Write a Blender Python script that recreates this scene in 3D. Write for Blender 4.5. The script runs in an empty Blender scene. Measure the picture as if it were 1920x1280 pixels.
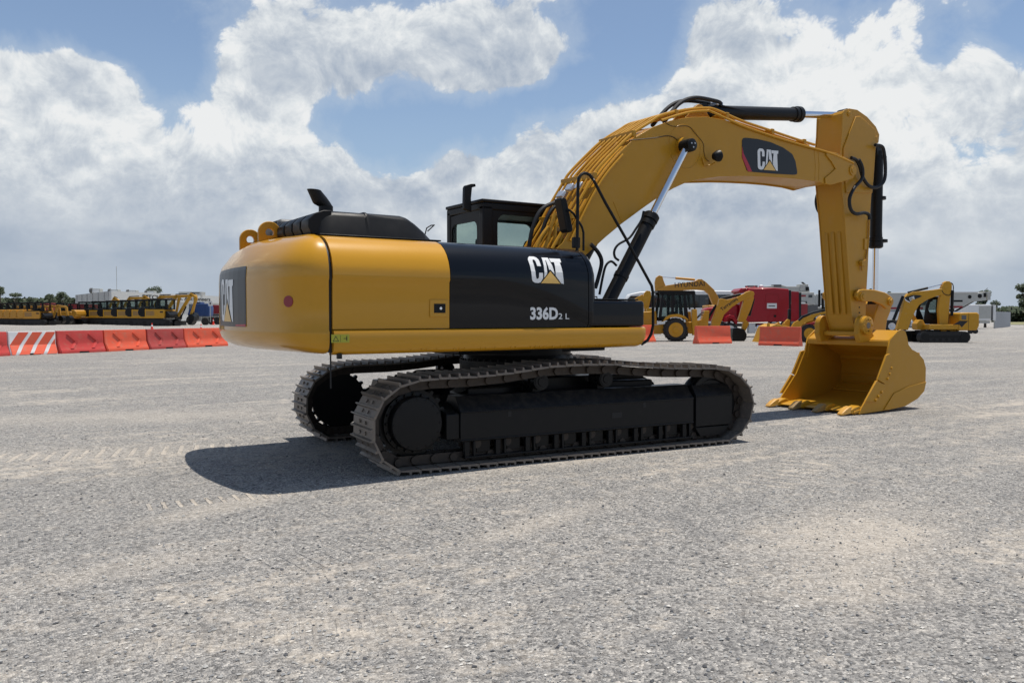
import bpy, bmesh, math, random
from mathutils import Vector, Matrix, noise as mnoise
random.seed(7)
R_ = math.radians
sc = bpy.context.scene
COL = sc.collection
PI = math.pi

# ------------------------------------------------------------------ camera
FPX, PITCH, YAW = 1534.0, R_(1.831), R_(57.14)
CAM = Vector((-5.662, -8.620, 1.57))
Fh = Vector((math.cos(YAW), math.sin(YAW), 0))
F = Vector((math.cos(YAW)*math.cos(PITCH), math.sin(YAW)*math.cos(PITCH), -math.sin(PITCH)))
RT = Vector((math.sin(YAW), -math.cos(YAW), 0))
UP = RT.cross(F)
cd = bpy.data.cameras.new("camera"); cam = bpy.data.objects.new("camera", cd); COL.objects.link(cam)
cd.sensor_width = 36; cd.lens = FPX/1920*36; cd.clip_end = 6000; cd.clip_start = .05
cam.matrix_world = Matrix(((RT.x, UP.x, -F.x, CAM.x), (RT.y, UP.y, -F.y, CAM.y), (RT.z, UP.z, -F.z, CAM.z), (0, 0, 0, 1)))
sc.camera = cam
HOR = 591.0

# ------------------------------------------------------------------ light and sky
SUNV = Vector((.20, .02, 1.0)).normalized()
sd = bpy.data.lights.new("sun", 'SUN'); sd.energy = 5.0; sd.angle = R_(.53); sd.color = (1, .95, .87)
so = bpy.data.objects.new("sun", sd); COL.objects.link(so)
so.rotation_euler = (-SUNV).to_track_quat('-Z', 'Y').to_euler()
sc.view_settings.view_transform = 'Standard'; sc.view_settings.look = 'None'
sc.view_settings.exposure = 0; sc.view_settings.gamma = 1

class NT:
    """small helper to write node trees as expressions"""
    def __init__(s, tree): s.t = tree; s.n = tree.nodes; s.l = tree.links
    def new(s, typ, **kw):
        n = s.n.new(typ)
        for k, v in kw.items(): setattr(n, k, v)
        return n
    def put(s, sock, v):
        if isinstance(v, bpy.types.NodeSocket): s.l.new(v, sock)
        elif v is not None: sock.default_value = v
    def m(s, op, a, b=None, c=None, clamp=False):
        n = s.new('ShaderNodeMath', operation=op, use_clamp=clamp)
        s.put(n.inputs[0], a)
        if b is not None: s.put(n.inputs[1], b)
        if c is not None: s.put(n.inputs[2], c)
        return n.outputs[0]
    def add(s, *a):
        r = a[0]
        for x in a[1:]: r = s.m('ADD', r, x)
        return r
    def mul(s, a, b): return s.m('MULTIPLY', a, b)
    def dot(s, a, v):
        n = s.new('ShaderNodeVectorMath', operation='DOT_PRODUCT'); s.put(n.inputs[0], a); n.inputs[1].default_value = v
        return n.outputs['Value']
    def vadd(s, a, v, op='ADD'):
        n = s.new('ShaderNodeVectorMath', operation=op); s.put(n.inputs[0], a); s.put(n.inputs[1], v)
        return n.outputs[0]
    def noise(s, v, scale, det=5, rough=.55, dist=0., lac=2.):
        n = s.new('ShaderNodeTexNoise'); s.put(n.inputs['Vector'], v); n.inputs['Scale'].default_value = scale
        n.inputs['Detail'].default_value = det; n.inputs['Roughness'].default_value = rough
        n.inputs['Distortion'].default_value = dist; n.inputs['Lacunarity'].default_value = lac
        return n.outputs[0]
    def ramp(s, f, *stops):
        n = s.new('ShaderNodeValToRGB'); s.put(n.inputs[0], f); e = n.color_ramp.elements
        while len(e) < len(stops): e.new(.5)
        for q, (p, c) in zip(e, stops):
            q.position = p; q.color = (c, c, c, 1) if not isinstance(c, tuple) else (*c[:3], 1)
        return n.outputs[0]
    def step(s, x, a, b):
        n = s.new('ShaderNodeMapRange', interpolation_type='SMOOTHSTEP'); s.put(n.inputs[0], x)
        n.inputs[1].default_value = a; n.inputs[2].default_value = b
        return n.outputs[0]
    def mix(s, f, a, b):
        n = s.new('ShaderNodeMix', data_type='RGBA'); s.put(n.inputs[0], f)
        for i, v in ((6, a), (7, b)):
            s.put(n.inputs[i], (*v[:3], 1) if isinstance(v, tuple) else v)
        return n.outputs[2]

w = bpy.data.worlds.new("World"); sc.world = w; w.use_nodes = True
T = NT(w.node_tree); T.n.clear()
sky = T.new('ShaderNodeTexSky', sky_type='NISHITA', sun_disc=False)
sky.sun_elevation = math.asin(SUNV.z); sky.sun_rotation = math.atan2(SUNV.x, SUNV.y)
sky.altitude = 1900; sky.air_density = 1.0; sky.dust_density = 1.2; sky.ozone_density = 1.5
D = T.new('ShaderNodeTexCoord').outputs['Generated']
rx, fx, ez = T.dot(D, RT), T.dot(D, Fh), T.dot(D, (0, 0, 1))
az = T.mul(T.m('ARCTAN2', rx, fx), 180/PI)
el = T.mul(T.m('ARCSINE', ez), 180/PI)
def blob(a0, e0, sa, se, amp):
    qa = T.m('POWER', T.m('ABSOLUTE', T.mul(T.add(az, -a0), 1/sa)), 2.)
    qe = T.m('POWER', T.m('ABSOLUTE', T.mul(T.add(el, -e0), 1/se)), 2.)
    return T.mul(T.m('EXPONENT', T.mul(T.m('ADD', qa, qe), -1.)), amp)
BLOBS = [(-30, 18.2, 8.5, 2.6, -1.15), (-22.3, 15.2, 2.6, 2.6, -.85), (-20.2, 11.6, 1.4, 1.6, -.55), (-27, 16.5, 5, 1.6, -.5),
         (-9.5, 12.0, 3.6, 2.2, -1.3), (-4.5, 13.1, 4, 1.5, -1.0), (-7.5, 9.7, 2.0, 1.2, -.5), (-13.5, 13.2, 1.6, 1.2, -.4),
         (4.2, 15.8, 2.6, 1.6, -1.1), (8.6, 18.2, 2.6, 2.8, -1.35), (1.6, 14.6, 3, .8, -.6), (32, 16.5, 2.2, 3, -1.), (24.6, 19.8, 2.4, .9, -.6), (27.5, 16.6, 1.2, 2, -.65),
         (-6, 18.2, 8, 2.3, 1.05), (1, 17.2, 4, 1.9, .9), (-17.5, 16.8, 3.6, 3.6, .95), (-15.8, 12.0, 3.6, 5, 1.0),
         (-28, 11.5, 7, 4.0, 1.0), (-26.6, 13.9, 2.2, 1.6, .8), (-20.2, 13.0, 1.5, 1.2, .4), (16, 16, 6, 5, 1.0), (21, 14, 5, 4, .7), (29.2, 12.8, 2.6, 2.4, 1.2),
         (6.6, 12.4, 2.6, 2.4, 1.0), (1.4, 11.4, 2.0, 2.2, .8), (-3, 9.4, 3, 1.4, .5), (-11.8, 10.6, .9, 1.6, .75), (-4.0, 10.8, 1.4, 1.5, .55), (-8.3, 10.9, .9, 1.2, .3), (12, 12, 5, 3, .7)]
cov = T.mul(T.step(el, 12.5, 6.5), 1.2)
cov = T.add(cov, T.mul(T.step(el, 21., 34.), -.9), T.mul(T.step(T.m('ABSOLUTE', az), 62., 90.), -.3))
for b in BLOBS: cov = T.m('ADD', cov, blob(*b))
nD = T.vadd(D, (1.7, .4, 2.3))
wq = T.new('ShaderNodeTexNoise'); T.l.new(nD, wq.inputs['Vector']); wq.inputs['Scale'].default_value = 9; wq.inputs['Detail'].default_value = 3
wv = T.vadd(T.vadd(wq.outputs['Color'], (.5, .5, .5), 'SUBTRACT'), (.06, .06, .06), 'MULTIPLY')
def puffs(q, scale):
    v_ = T.new('ShaderNodeTexVoronoi', feature='F1', normalize=True); T.put(v_.inputs['Vector'], q); v_.inputs['Scale'].default_value = scale
    v_.inputs['Detail'].default_value = 4; v_.inputs['Roughness'].default_value = .62; v_.inputs['Lacunarity'].default_value = 2.3
    return T.m('SUBTRACT', 1., v_.outputs['Distance'])
def cfield(off):
    q = T.vadd(T.vadd(nD, tuple(SUNV*off)), wv)
    return T.noise(q, 6.5, 8, .54), puffs(q, 15.)
n1, n2 = cfield(0)
n1u, n2u = cfield(.016)
dens = T.add(cov, T.mul(T.add(n1, -.5), 3.4), T.mul(T.add(n2, -.66), 2.1), .0)
mask = T.step(dens, .20, .46)
wis = T.mul(T.step(dens, -.5, .30), .35)
rel = T.add(T.mul(T.m('SUBTRACT', n1, n1u), 2.6), T.mul(T.m('SUBTRACT', n2, n2u), 1.7))
rel = T.mul(rel, T.step(el, 1.0, 11.))
thick = T.step(dens, .55, 2.3)
low = T.step(el, 12.5, 4.)
n4 = T.noise(T.vadd(D, (1, 1, 2.6), 'MULTIPLY'), 4.2, 5, .5, .25)
n5 = T.noise(T.vadd(D, (1, 1, 2.2), 'MULTIPLY'), 11, 6, .55, .3)
lit = T.add(T.mul(thick, -.30), rel, .77, T.mul(low, -.16), T.mul(T.add(n4, -.5), 1.7), T.mul(T.add(n5, -.5), .35))
ccol = T.ramp(lit, (0., (.33, .40, .50)), (.30, (.40, .465, .56)), (.62, (.56, .61, .67)), (.86, (.74, .775, .80)), (1., (.84, .855, .86)))
hazec = (.40, .47, .56)
skyb = T.new('ShaderNodeVectorMath', operation='SCALE'); T.l.new(sky.outputs[0], skyb.inputs[0]); skyb.inputs['Scale'].default_value = .14
blue = T.mix(T.mul(T.step(el, 19., 3.), .8), T.mix(.32, skyb.outputs[0], (.27, .36, .46)), (.38, .51, .64))
col = T.mix(wis, blue, (.55, .63, .72))
col = T.mix(mask, col, ccol)
col = T.mix(T.mul(T.step(el, 6.5, 0.), .75), col, hazec)
col = T.mix(T.step(el, -.5, -2.), col, (.30, .29, .28))
bg = T.new('ShaderNodeBackground'); T.l.new(col, bg.inputs[0]); bg.inputs[1].default_value = 1.0
wo = T.new('ShaderNodeOutputWorld'); T.l.new(bg.outputs[0], wo.inputs[0])

# ------------------------------------------------------------------ materials
def mat(name, col, rough=.5, metal=0., coat=0., var=.0, vscale=6., bump=0., bscale=60., dirt=None, dirtamt=.0, trans=0., alpha=None, spec=.5, coatr=.06):
    m = bpy.data.materials.new(name); m.use_nodes = True
    t = NT(m.node_tree); p = t.n['Principled BSDF']
    tc = t.new('ShaderNodeTexCoord').outputs['Object']
    c = (*col, 1)
    p.inputs['Base Color'].default_value = c
    p.inputs['Roughness'].default_value = rough; p.inputs['Metallic'].default_value = metal
    p.inputs['Coat Weight'].default_value = coat; p.inputs['Coat Roughness'].default_value = coatr
    p.inputs['Specular IOR Level'].default_value = spec
    if trans: p.inputs['Transmission Weight'].default_value = trans
    if var or dirtamt:
        n = t.noise(tc, vscale, 6, .6)
        cc = t.mix(n, tuple(x*(1-var) for x in col), tuple(min(1, x*(1+var)) for x in col))
        if dirtamt:
            n2 = t.noise(t.vadd(tc, (3.1, 0, 1.7)), vscale*2.3, 8, .65)
            f = t.mul(t.step(n2, .5, .72), dirtamt)
            cc = t.mix(f, cc, dirt)
            t.l.new(t.add(t.mul(f, .35), rough), p.inputs['Roughness'])
        else:
            t.l.new(t.add(t.mul(n, .14), rough-.07), p.inputs['Roughness'])
        t.l.new(cc, p.inputs['Base Color'])
    if bump:
        b = t.new('ShaderNodeBump'); b.inputs['Distance'].default_value = bump; b.inputs['Strength'].default_value = 1
        t.l.new(t.noise(tc, bscale, 5, .6), b.inputs['Height']); t.l.new(b.outputs[0], p.inputs['Normal'])
    return m
DUST = (.40, .34, .26)
M = dict(
 yel=mat('yellow_paint', (.49, .243, .018), .38, spec=.22, coat=.12, var=.05, vscale=3, dirt=DUST, dirtamt=.05, bump=.0006, bscale=9),
 yelgloss=mat('glossy_yellow_paint', (.545, .265, .011), .33, spec=.15, coat=.7, var=.03, vscale=2, bump=.0008, bscale=3, coatr=.04),
 yelbk=mat('yellow_plant_paint', (.52, .26, .016), .45, spec=.3, var=.08, vscale=2, dirt=DUST, dirtamt=.12),
 orange=mat('orange_yellow_paint', (.50, .235, .02), .42, var=.06, vscale=2),
 black=mat('gloss_black_paint', (.003, .0038, .006), .3, spec=.06, coat=.48, coatr=.03, bump=.0005, bscale=3),
 matt=mat('matt_black_plastic', (.007, .0073, .008), .45, spec=.22, var=.1, vscale=9, bump=.0004, bscale=200),
 uc=mat('black_frame_paint', (.0075, .0078, .0088), .36, spec=.22, var=.1, vscale=3, dirt=(.06, .05, .04), dirtamt=.05),
 steel=mat('worn_track_steel', (.17, .145, .125), .48, metal=.35, var=.25, vscale=14, dirt=(.33, .27, .20), dirtamt=.5, bump=.002, bscale=40),
 link=mat('dark_track_link', (.040, .031, .025), .55, metal=.3, var=.3, vscale=20, dirt=(.07, .038, .022), dirtamt=.4),
 chrome=mat('chrome_rod', (.80, .80, .82), .12, metal=1., bump=.0002, bscale=30),
 rubber=mat('rubber_hose', (.012, .012, .013), .55, spec=.35),
 tyre=mat('tyre_rubber', (.016, .0155, .015), .8, var=.2, vscale=12, dirt=DUST, dirtamt=.25),
 white=mat('white_decal', (.78, .78, .77), .35),
 white2=mat('white_paint', (.70, .70, .69), .4, var=.06, vscale=2),
 grey=mat('light_grey_paint', (.43, .43, .40), .5, var=.08, vscale=1.5, dirt=(.25, .22, .18), dirtamt=.2),
 dgrey=mat('dark_grey_metal', (.10, .10, .10), .5, var=.15, vscale=5),
 decal=mat('black_decal', (.010, .011, .014), .35, spec=.35, coat=.05),
 red=mat('red_decal', (.42, .010, .03), .35),
 refl=mat('dark_red_reflector', (.24, .003, .012), .3, coat=.4),
 tri=mat('yellow_decal', (.80, .49, .13), .35),
 redp=mat('red_truck_paint', (.30, .003, .012), .35, spec=.3, coat=.2, var=.08, vscale=1.5),
 redd=mat('dull_red_paint', (.27, .018, .022), .55, var=.2, vscale=3, dirt=(.2, .12, .09), dirtamt=.3),
 blue=mat('blue_paint', (.015, .055, .18), .45, var=.1),
 glass=mat('dark_window_glass', (.012, .018, .02), .05, coat=.5),
 glassg=mat('green_cab_glass', (.035, .06, .06), .03, coat=.6),
 bar_o=mat('orange_barrier_plastic', (.74, .105, .045), .5, var=.14, vscale=2.5, dirt=(.45, .20, .13), dirtamt=.5),
 bar_r=mat('red_barrier_plastic', (.55, .052, .042), .5, var=.16, vscale=2.5, dirt=(.40, .14, .10), dirtamt=.5),
 bar_d=mat('faded_red_barrier_plastic', (.42, .055, .045), .55, var=.15, vscale=2.5, dirt=(.35, .12, .09), dirtamt=.45),
 cone=mat('orange_cone_plastic', (.85, .045, .02), .5),
 wall=mat('pale_wall_shaded', (.40, .40, .38), .7, var=.05, vscale=.5),  # warehouse side wall, its shade put into the darker tone
 wall2=mat('pale_wall_bright', (.60, .60, .57), .6, var=.05, vscale=.4),  # front of the same building, its brightness put into the lighter tone
 silver=mat('silver_metal', (.55, .57, .60), .35, metal=.6, var=.1),
 sticker=mat('warning_sticker', (.42, .40, .03), .4),
)

def settle(m, amt, c=(.20, .165, .12)):
    """dust lying on faces that look up"""
    t = NT(m.node_tree); p = t.n['Principled BSDF']; g_ = t.new('ShaderNodeNewGeometry'); up = t.dot(g_.outputs['Normal'], (0, 0, 1))
    tc = t.new('ShaderNodeTexCoord').outputs['Object']; n = t.noise(tc, 11, 7, .7)
    f = t.mul(t.mul(t.step(up, .35, .95), t.step(n, .35, .7)), amt)
    l = p.inputs['Base Color'].links; src = l[0].from_socket if l else tuple(p.inputs['Base Color'].default_value)
    t.l.new(t.mix(f, src, c), p.inputs['Base Color'])
settle(M['uc'], .22); settle(M['steel'], .7, (.42, .35, .27)); settle(M['link'], .5, (.16, .12, .08))

# ------------------------------------------------------------------ mesh helper
def ray(u, v):
    return F + RT*((u-960)/FPX) - UP*((v-640)/FPX)
def at(u, v, ax, c):
    """the place where the sight line of a photo point meets the plane x, y or z = c"""
    d = ray(u, v); i = 'xyz'.index(ax); t = (c-CAM[i])/d[i]
    return CAM + d*t
def X(pts, y): return [(p.x, p.z) for p in (at(u, v, 'y', y) for u, v in pts)]

class MB:
    def __init__(s): s.b = bmesh.new()
    def face(s, vs, smooth=False):
        f = s.b.faces.new([s.b.verts.new(v) for v in vs]); return f
    def box(s, c, d, rz=0., ry=0., rx=0.):
        mt = Matrix.Translation(c) @ Matrix.Rotation(rz, 4, 'Z') @ Matrix.Rotation(ry, 4, 'Y') @ Matrix.Rotation(rx, 4, 'X') @ Matrix.Diagonal((*d, 1))
        bmesh.ops.create_cube(s.b, size=1, matrix=mt); return s
    def lohi(s, a, b):
        return s.box([(p+q)/2 for p, q in zip(a, b)], [abs(q-p) for p, q in zip(a, b)])
    def prism(s, pts, a, b, ax='y'):
        """closed outline extruded between a and b; for ax y pts are (x,z), for x (y,z), for z (x,y)"""
        def P(p, c): return {'y': (p[0], c, p[1]), 'x': (c, p[0], p[1]), 'z': (p[0], p[1], c)}[ax]
        A = [s.b.verts.new(P(p, a)) for p in pts]; B = [s.b.verts.new(P(p, b)) for p in pts]
        n = len(pts); s.b.faces.new(A); s.b.faces.new(B[::-1])
        for i in range(n): s.b.faces.new((A[i], A[(i+1) % n], B[(i+1) % n], B[i]))
        return s
    def tube(s, pts, r, n=10, caps=True):
        pts = [Vector(p) for p in pts]; rs = r if isinstance(r, (list, tuple)) else [r]*len(pts)
        rings = []; up = None
        for i, p in enumerate(pts):
            d = (pts[min(i+1, len(pts)-1)]-pts[max(i-1, 0)])
            if d.length < 1e-7: d = Vector((0, 0, 1))
            d.normalize()
            if up is None: up = Vector((0, 0, 1)) if abs(d.z) < .9 else Vector((1, 0, 0))
            a = (up - d*up.dot(d))
            if a.length < 1e-4: a = d.orthogonal()
            a.normalize(); up = a; b = d.cross(a)
            rings.append([s.b.verts.new(p + a*math.cos(2*PI*k/n)*rs[i] + b*math.sin(2*PI*k/n)*rs[i]) for k in range(n)])
        for A, B in zip(rings, rings[1:]):
            for k in range(n): s.b.faces.new((A[k], A[(k+1) % n], B[(k+1) % n], B[k]))
        if caps: s.b.faces.new(rings[0][::-1]); s.b.faces.new(rings[-1])
        return s
    def cyl(s, a, b, r, n=24, r2=None):
        return s.tube([a, b], [r, r if r2 is None else r2], n)
    def lathe(s, c, axis, prof, n=32):
        """prof: (distance along axis, radius)"""
        c = Vector(c); d = Vector(axis).normalized()
        return s.tube([c+d*t for t, _ in prof], [q for _, q in prof], n) if len({round(t, 6) for t, _ in prof}) == len(prof) else s._lathe(c, d, prof, n)
    def _lathe(s, c, d, prof, n):
        a = d.orthogonal().normalized(); b = d.cross(a); rings = []
        for t, r in prof:
            rings.append([s.b.verts.new(c + d*t + a*math.cos(2*PI*k/n)*r + b*math.sin(2*PI*k/n)*r) for k in range(n)])
        for A, B in zip(rings, rings[1:]):
            for k in range(n): s.b.faces.new((A[k], A[(k+1) % n], B[(k+1) % n], B[k]))
        s.b.faces.new(rings[0][::-1]); s.b.faces.new(rings[-1]); return s
    def grid(s, rows, closed=False):
        V = [[s.b.verts.new(p) for p in r] for r in rows]
        for A, B in zip(V, V[1:]):
            m = len(A)
            for k in range(m if closed else m-1):
                s.b.faces.new((A[k], A[(k+1) % m], B[(k+1) % m], B[k]))
        return V
    def build(s, name, m, parent=None, smooth=35, bevel=0., seg=2, tf=None, loc=None):
        bmesh.ops.recalc_face_normals(s.b, faces=s.b.faces)
        if tf is not None: bmesh.ops.transform(s.b, matrix=tf, verts=s.b.verts)
        me = bpy.data.meshes.new(name); s.b.to_mesh(me); s.b.free()
        if isinstance(m, str): m = M[m]
        me.materials.append(m)
        if smooth:
            for p in me.polygons: p.use_smooth = True
            me.set_sharp_from_angle(angle=R_(smooth))
        o = bpy.data.objects.new(name, me); COL.objects.link(o)
        if parent is not None: o.parent = parent
        if loc is not None: o.location = loc
        if bevel:
            md = o.modifiers.new('bevel', 'BEVEL'); md.width = bevel; md.segments = seg; md.limit_method = 'ANGLE'; md.angle_limit = R_(40)
            md.harden_normals = False
        return o
def empty(name, label=None, cat=None, group=None, loc=(0, 0, 0), rz=0., scale=1.):
    o = bpy.data.objects.new(name, None); COL.objects.link(o); o.location = loc; o.rotation_euler = (0, 0, rz); o.scale = (scale,)*3
    o.empty_display_size = .3
    if label: tag(o, label, cat, group)
    return o
def tag(o, label, cat, group=None, kind=None):
    if label: o['label'] = label
    if cat: o['category'] = cat
    if group: o['group'] = group
    if kind: o['kind'] = kind
    return o
def kids(o): return [c for c in bpy.data.objects if c.parent == o]
def copy_tree(o, parent=None):
    c = o.copy(); COL.objects.link(c); c.parent = parent
    for ch in kids(o): copy_tree(ch, c)
    return c
def arc(cx, cz, r, a0, a1, n=10):
    return [(cx+r*math.cos(R_(a0+(a1-a0)*i/n)), cz+r*math.sin(R_(a0+(a1-a0)*i/n))) for i in range(n+1)]
def smooth_path(pts, n=6):
    pts = [Vector(p) for p in pts]; out = []
    for i in range(len(pts)-1):
        p0, p1, p2, p3 = pts[max(i-1, 0)], pts[i], pts[i+1], pts[min(i+2, len(pts)-1)]
        for k in range(n):
            t = k/n
            out.append(.5*((2*p1)+(p2-p0)*t+(2*p0-5*p1+4*p2-p3)*t*t+(3*p1-p0-3*p2+p3)*t**3))
    out.append(pts[-1]); return out
def text_obj(name, s, size, m, parent, origin, xdir, zdir, bold=.0, shear=0., xs=1., font_ext=.002, thick=None):
    cu = bpy.data.curves.new(name, 'FONT'); cu.body = s; cu.size = size; cu.offset = bold; cu.extrude = font_ext; cu.shear = shear
    cu.resolution_u = 3
    tmp = bpy.data.objects.new('t', cu); COL.objects.link(tmp)
    dg = bpy.context.evaluated_depsgraph_get(); me = bpy.data.meshes.new_from_object(tmp.evaluated_get(dg))
    bpy.data.objects.remove(tmp); me.name = name
    xd, zd = Vector(xdir).normalized(), Vector(zdir).normalized(); yd = xd.cross(zd)
    o_ = Vector(origin)
    for v in me.vertices:
        x, y, z = v.co; v.co = o_ + xd*x*xs + zd*y + yd*z
    me.materials.clear(); me.materials.append(M[m] if isinstance(m, str) else m)
    o = bpy.data.objects.new(name, me); COL.objects.link(o); o.parent = parent
    return o

# letters of the emblem, in units of its height
LC = [(.02, .84), (.06, .92), (.13, .97), (.29, .97), (.37, .93), (.42, .85), (.43, .62), (.29, .62), (.28, .79), (.26, .84), (.22, .86), (.18, .84), (.17, .78),
      (.19, .24), (.21, .17), (.25, .15), (.29, .18), (.31, .25), (.32, .38), (.455, .38), (.45, .19), (.36, .04), (.27, .015), (.16, .02), (.08, .06), (.045, .14)]
LA = [(.56, .95), (.79, .95), (.86, .62), (.885, .34), (.745, .52), (.735, .52), (.71, .48), (.675, .86), (.655, .86), (.61, .35), (.50, .21)]
LT = [(.825, .93), (1.245, .93), (1.235, .79), (1.175, .79), (1.225, .0), (1.13, .02), (.925, .30), (.965, .79), (.85, .79)]
TR = [(.735, .44), (1.09, .01), (.38, .01)]
def emblem(parent, origin, xdir, zdir, h, ysurf=None, bm_slices=0, wx=1.):
    """letters C A T over a gold triangle; ysurf bends it onto a curved panel"""
    xd, zd = Vector(xdir).normalized(), Vector(zdir).normalized(); nd = zd.cross(xd)*-1
    o_ = Vector(origin)
    def mk(polys, name, m, off):
        b = bmesh.new()
        for P in polys:
            vs = [b.verts.new((p[0]*h*wx, p[1]*h, 0)) for p in P]; b.faces.new(vs)
        if bm_slices:
            for k in range(1, bm_slices):
                g = list(b.verts)+list(b.edges)+list(b.faces)
                bmesh.ops.bisect_plane(b, geom=g, plane_co=(0, h*k/bm_slices, 0), plane_no=(0, 1, 0))
        g = bmesh.ops.extrude_face_region(b, geom=list(b.faces))
        nv = [e for e in g['geom'] if isinstance(e, bmesh.types.BMVert)]
        for v in nv: v.co.z += .003
        for v in b.verts:
            p = o_ + xd*v.co.x + zd*v.co.y + nd*(v.co.z+off)
            if ysurf: p.y = ysurf(p.x, p.z) - off - v.co.z
            v.co = p
        bmesh.ops.recalc_face_normals(b, faces=b.faces)
        me = bpy.data.meshes.new(name); b.to_mesh(me); b.free(); me.materials.append(M[m])
        o = bpy.data.objects.new(name, me); COL.objects.link(o); o.parent = parent; return o
    mk([LC, LA, LT], 'emblem_lettering', 'white', .003)
    mk([TR], 'emblem_triangle', 'tri', .005)

# ------------------------------------------------------------------ ground
def gz(x, y):
    d = Vector((x-CAM.x, y-CAM.y, 0)); L = d.length
    if L < 1: return 0.
    a = math.degrees(math.atan2(d.dot(RT), d.dot(Fh)))
    s1 = max(0., min(1., (L-54)/36)); s1 = s1*s1*(3-2*s1)
    k = max(0., min(1., (-6-a)/8)) if d.dot(Fh) > 0 else 0
    return .45*s1*k
def bgp(u, d, z=None):
    """ground point at depth d straight under photo column u"""
    p = CAM + Fh*d + RT*((u-960)/FPX*d); zz = gz(p.x, p.y) if z is None else z
    return Vector((p.x, p.y, zz))
gm = bpy.data.materials.new('gravel'); gm.use_nodes = True
t = NT(gm.node_tree); p = t.n['Principled BSDF']
P0 = t.new('ShaderNodeTexCoord').outputs['Object']
def vor(scale, feat='F1', rand=1.):
    n = t.new('ShaderNodeTexVoronoi', feature=feat, voronoi_dimensions='2D'); t.put(n.inputs['Vector'], P0); n.inputs['Scale'].default_value = scale
    n.inputs['Randomness'].default_value = rand
    return n
v1, v2 = vor(80), vor(40)
sepc = t.new('ShaderNodeSeparateColor'); t.l.new(v1.outputs['Color'], sepc.inputs[0])
sep2 = t.new('ShaderNodeSeparateColor'); t.l.new(v2.outputs['Color'], sep2.inputs[0])
g1 = t.ramp(sepc.outputs[0], (0, (.07, .07, .072)), (.28, (.20, .20, .20)), (.65, (.345, .340, .332)), (.90, (.50, .485, .46)), (1, (.72, .69, .64)))
g2 = t.ramp(sep2.outputs[1], (0, (.06, .062, .066)), (.5, (.29, .287, .283)), (1, (.58, .56, .53)))
fine = t.noise(P0, 170, 3, .6)
big2 = t.step(sep2.outputs[0], .62, .66)
gcol = t.mix(t.mul(big2, .75), g1, g2)
gcol = t.mix(.18, gcol, t.ramp(fine, (.3, (.12, .125, .13)), (.7, (.40, .39, .38))))
# long directional streaks where plant has dragged dust about
mp = t.new('ShaderNodeMapping'); t.put(mp.inputs['Vector'], P0); mp.inputs['Rotation'].default_value = (0, 0, R_(22)); mp.inputs['Scale'].default_value = (.22, 1.1, 1)
st = t.noise(mp.outputs[0], 1.0, 7, .62, .6)
pt = t.noise(P0, .33, 6, .6, .4)
md_ = t.noise(P0, 5.5, 6, .7)
st2 = t.new('ShaderNodeMapping'); t.put(st2.inputs['Vector'], P0); st2.inputs['Rotation'].default_value = (0, 0, R_(14)); st2.inputs['Scale'].default_value = (.10, 2.6, 1)
st2n = t.noise(st2.outputs[0], 1.3, 6, .65, .3)
dust = t.step(t.add(t.mul(st, .50), t.mul(pt, .42), t.mul(st2n, .34), t.mul(t.add(md_, -.5), .75)), .575, .88)
# a pale dusty patch at the lower right and the swept band by the tracks
def spot(cx, cy, rx_, ry_, rot, amp):
    s_ = t.new('ShaderNodeMapping'); s_.vector_type = 'TEXTURE'; t.put(s_.inputs['Vector'], P0)
    s_.inputs['Location'].default_value = (cx, cy, 0); s_.inputs['Rotation'].default_value = (0, 0, rot); s_.inputs['Scale'].default_value = (rx_, ry_, 1)
    l_ = t.new('ShaderNodeVectorMath', operation='LENGTH'); t.l.new(s_.outputs[0], l_.inputs[0])
    return t.mul(t.step(t.add(l_.outputs['Value'], t.mul(t.add(pt, -.5), 3.0), t.mul(t.add(md_, -.5), 2.2), t.mul(t.add(st, -.5), 1.8)), 1.35, -.1), amp)
def gpt(u, v): return at(u, v, 'z', 0.)
for (u, v, a, b_, rot, am) in ((1640, 1010, 1.35, .6, .25, .75), (1180, 850, 2.6, .3, .03, .7), (180, 850, 2.6, .8, -.35, .55), (250, 780, 4, 1.0, -.3, .5),
                               (420, 950, .8, .2, .4, .5), (560, 1180, 1.1, .22, -.3, .6), (1000, 985, 1.0, .2, .3, .5), (250, 1060, .7, .25, .1, .45),
                               (1620, 700, 9, 1.3, -.5, .45), (900, 890, 1.0, .2, 0, .35)):
    q = gpt(u, v); dust = t.m('MAXIMUM', dust, spot(q.x, q.y, a, b_, rot, am))
# imprints left by track pads: evenly spaced bars inside short strips
bars = None
for (u, v, ln, wd, rot, pitch, am) in ((410, 936, .62, .15, -.05, .115, 1.), (760, 1010, 1.1, .26, .12, .13, -1.4), (560, 1185, 1.0, .16, -.30, .06, .22), (1480, 885, .9, .3, .4, .2, .5),
                                       (180, 850, 1.6, .35, -.25, .17, .6)):
    q = gpt(u, v)
    s_ = t.new('ShaderNodeMapping'); s_.vector_type = 'TEXTURE'; t.put(s_.inputs['Vector'], P0)
    s_.inputs['Location'].default_value = (q.x, q.y, 0); s_.inputs['Rotation'].default_value = (0, 0, rot)
    sx = t.new('ShaderNodeSeparateXYZ'); t.l.new(s_.outputs[0], sx.inputs[0])
    wob = t.mul(t.add(md_, -.5), .05)
    inx = t.step(t.add(t.m('ABSOLUTE', sx.outputs[0]), wob), ln, ln*.85); iny = t.step(t.add(t.m('ABSOLUTE', sx.outputs[1]), wob), wd, wd*.8)
    br = t.step(t.m('SINE', t.mul(t.add(sx.outputs[0], t.mul(wob, .6)), 2*PI/pitch)), .35, .8)
    one = t.mul(t.mul(t.mul(inx, iny), br), am*1.5)
    bars = one if bars is None else t.add(bars, one)
dust = t.m('MINIMUM', t.add(dust, t.mul(t.m('MAXIMUM', bars, 0.), .55)), .95)
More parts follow.
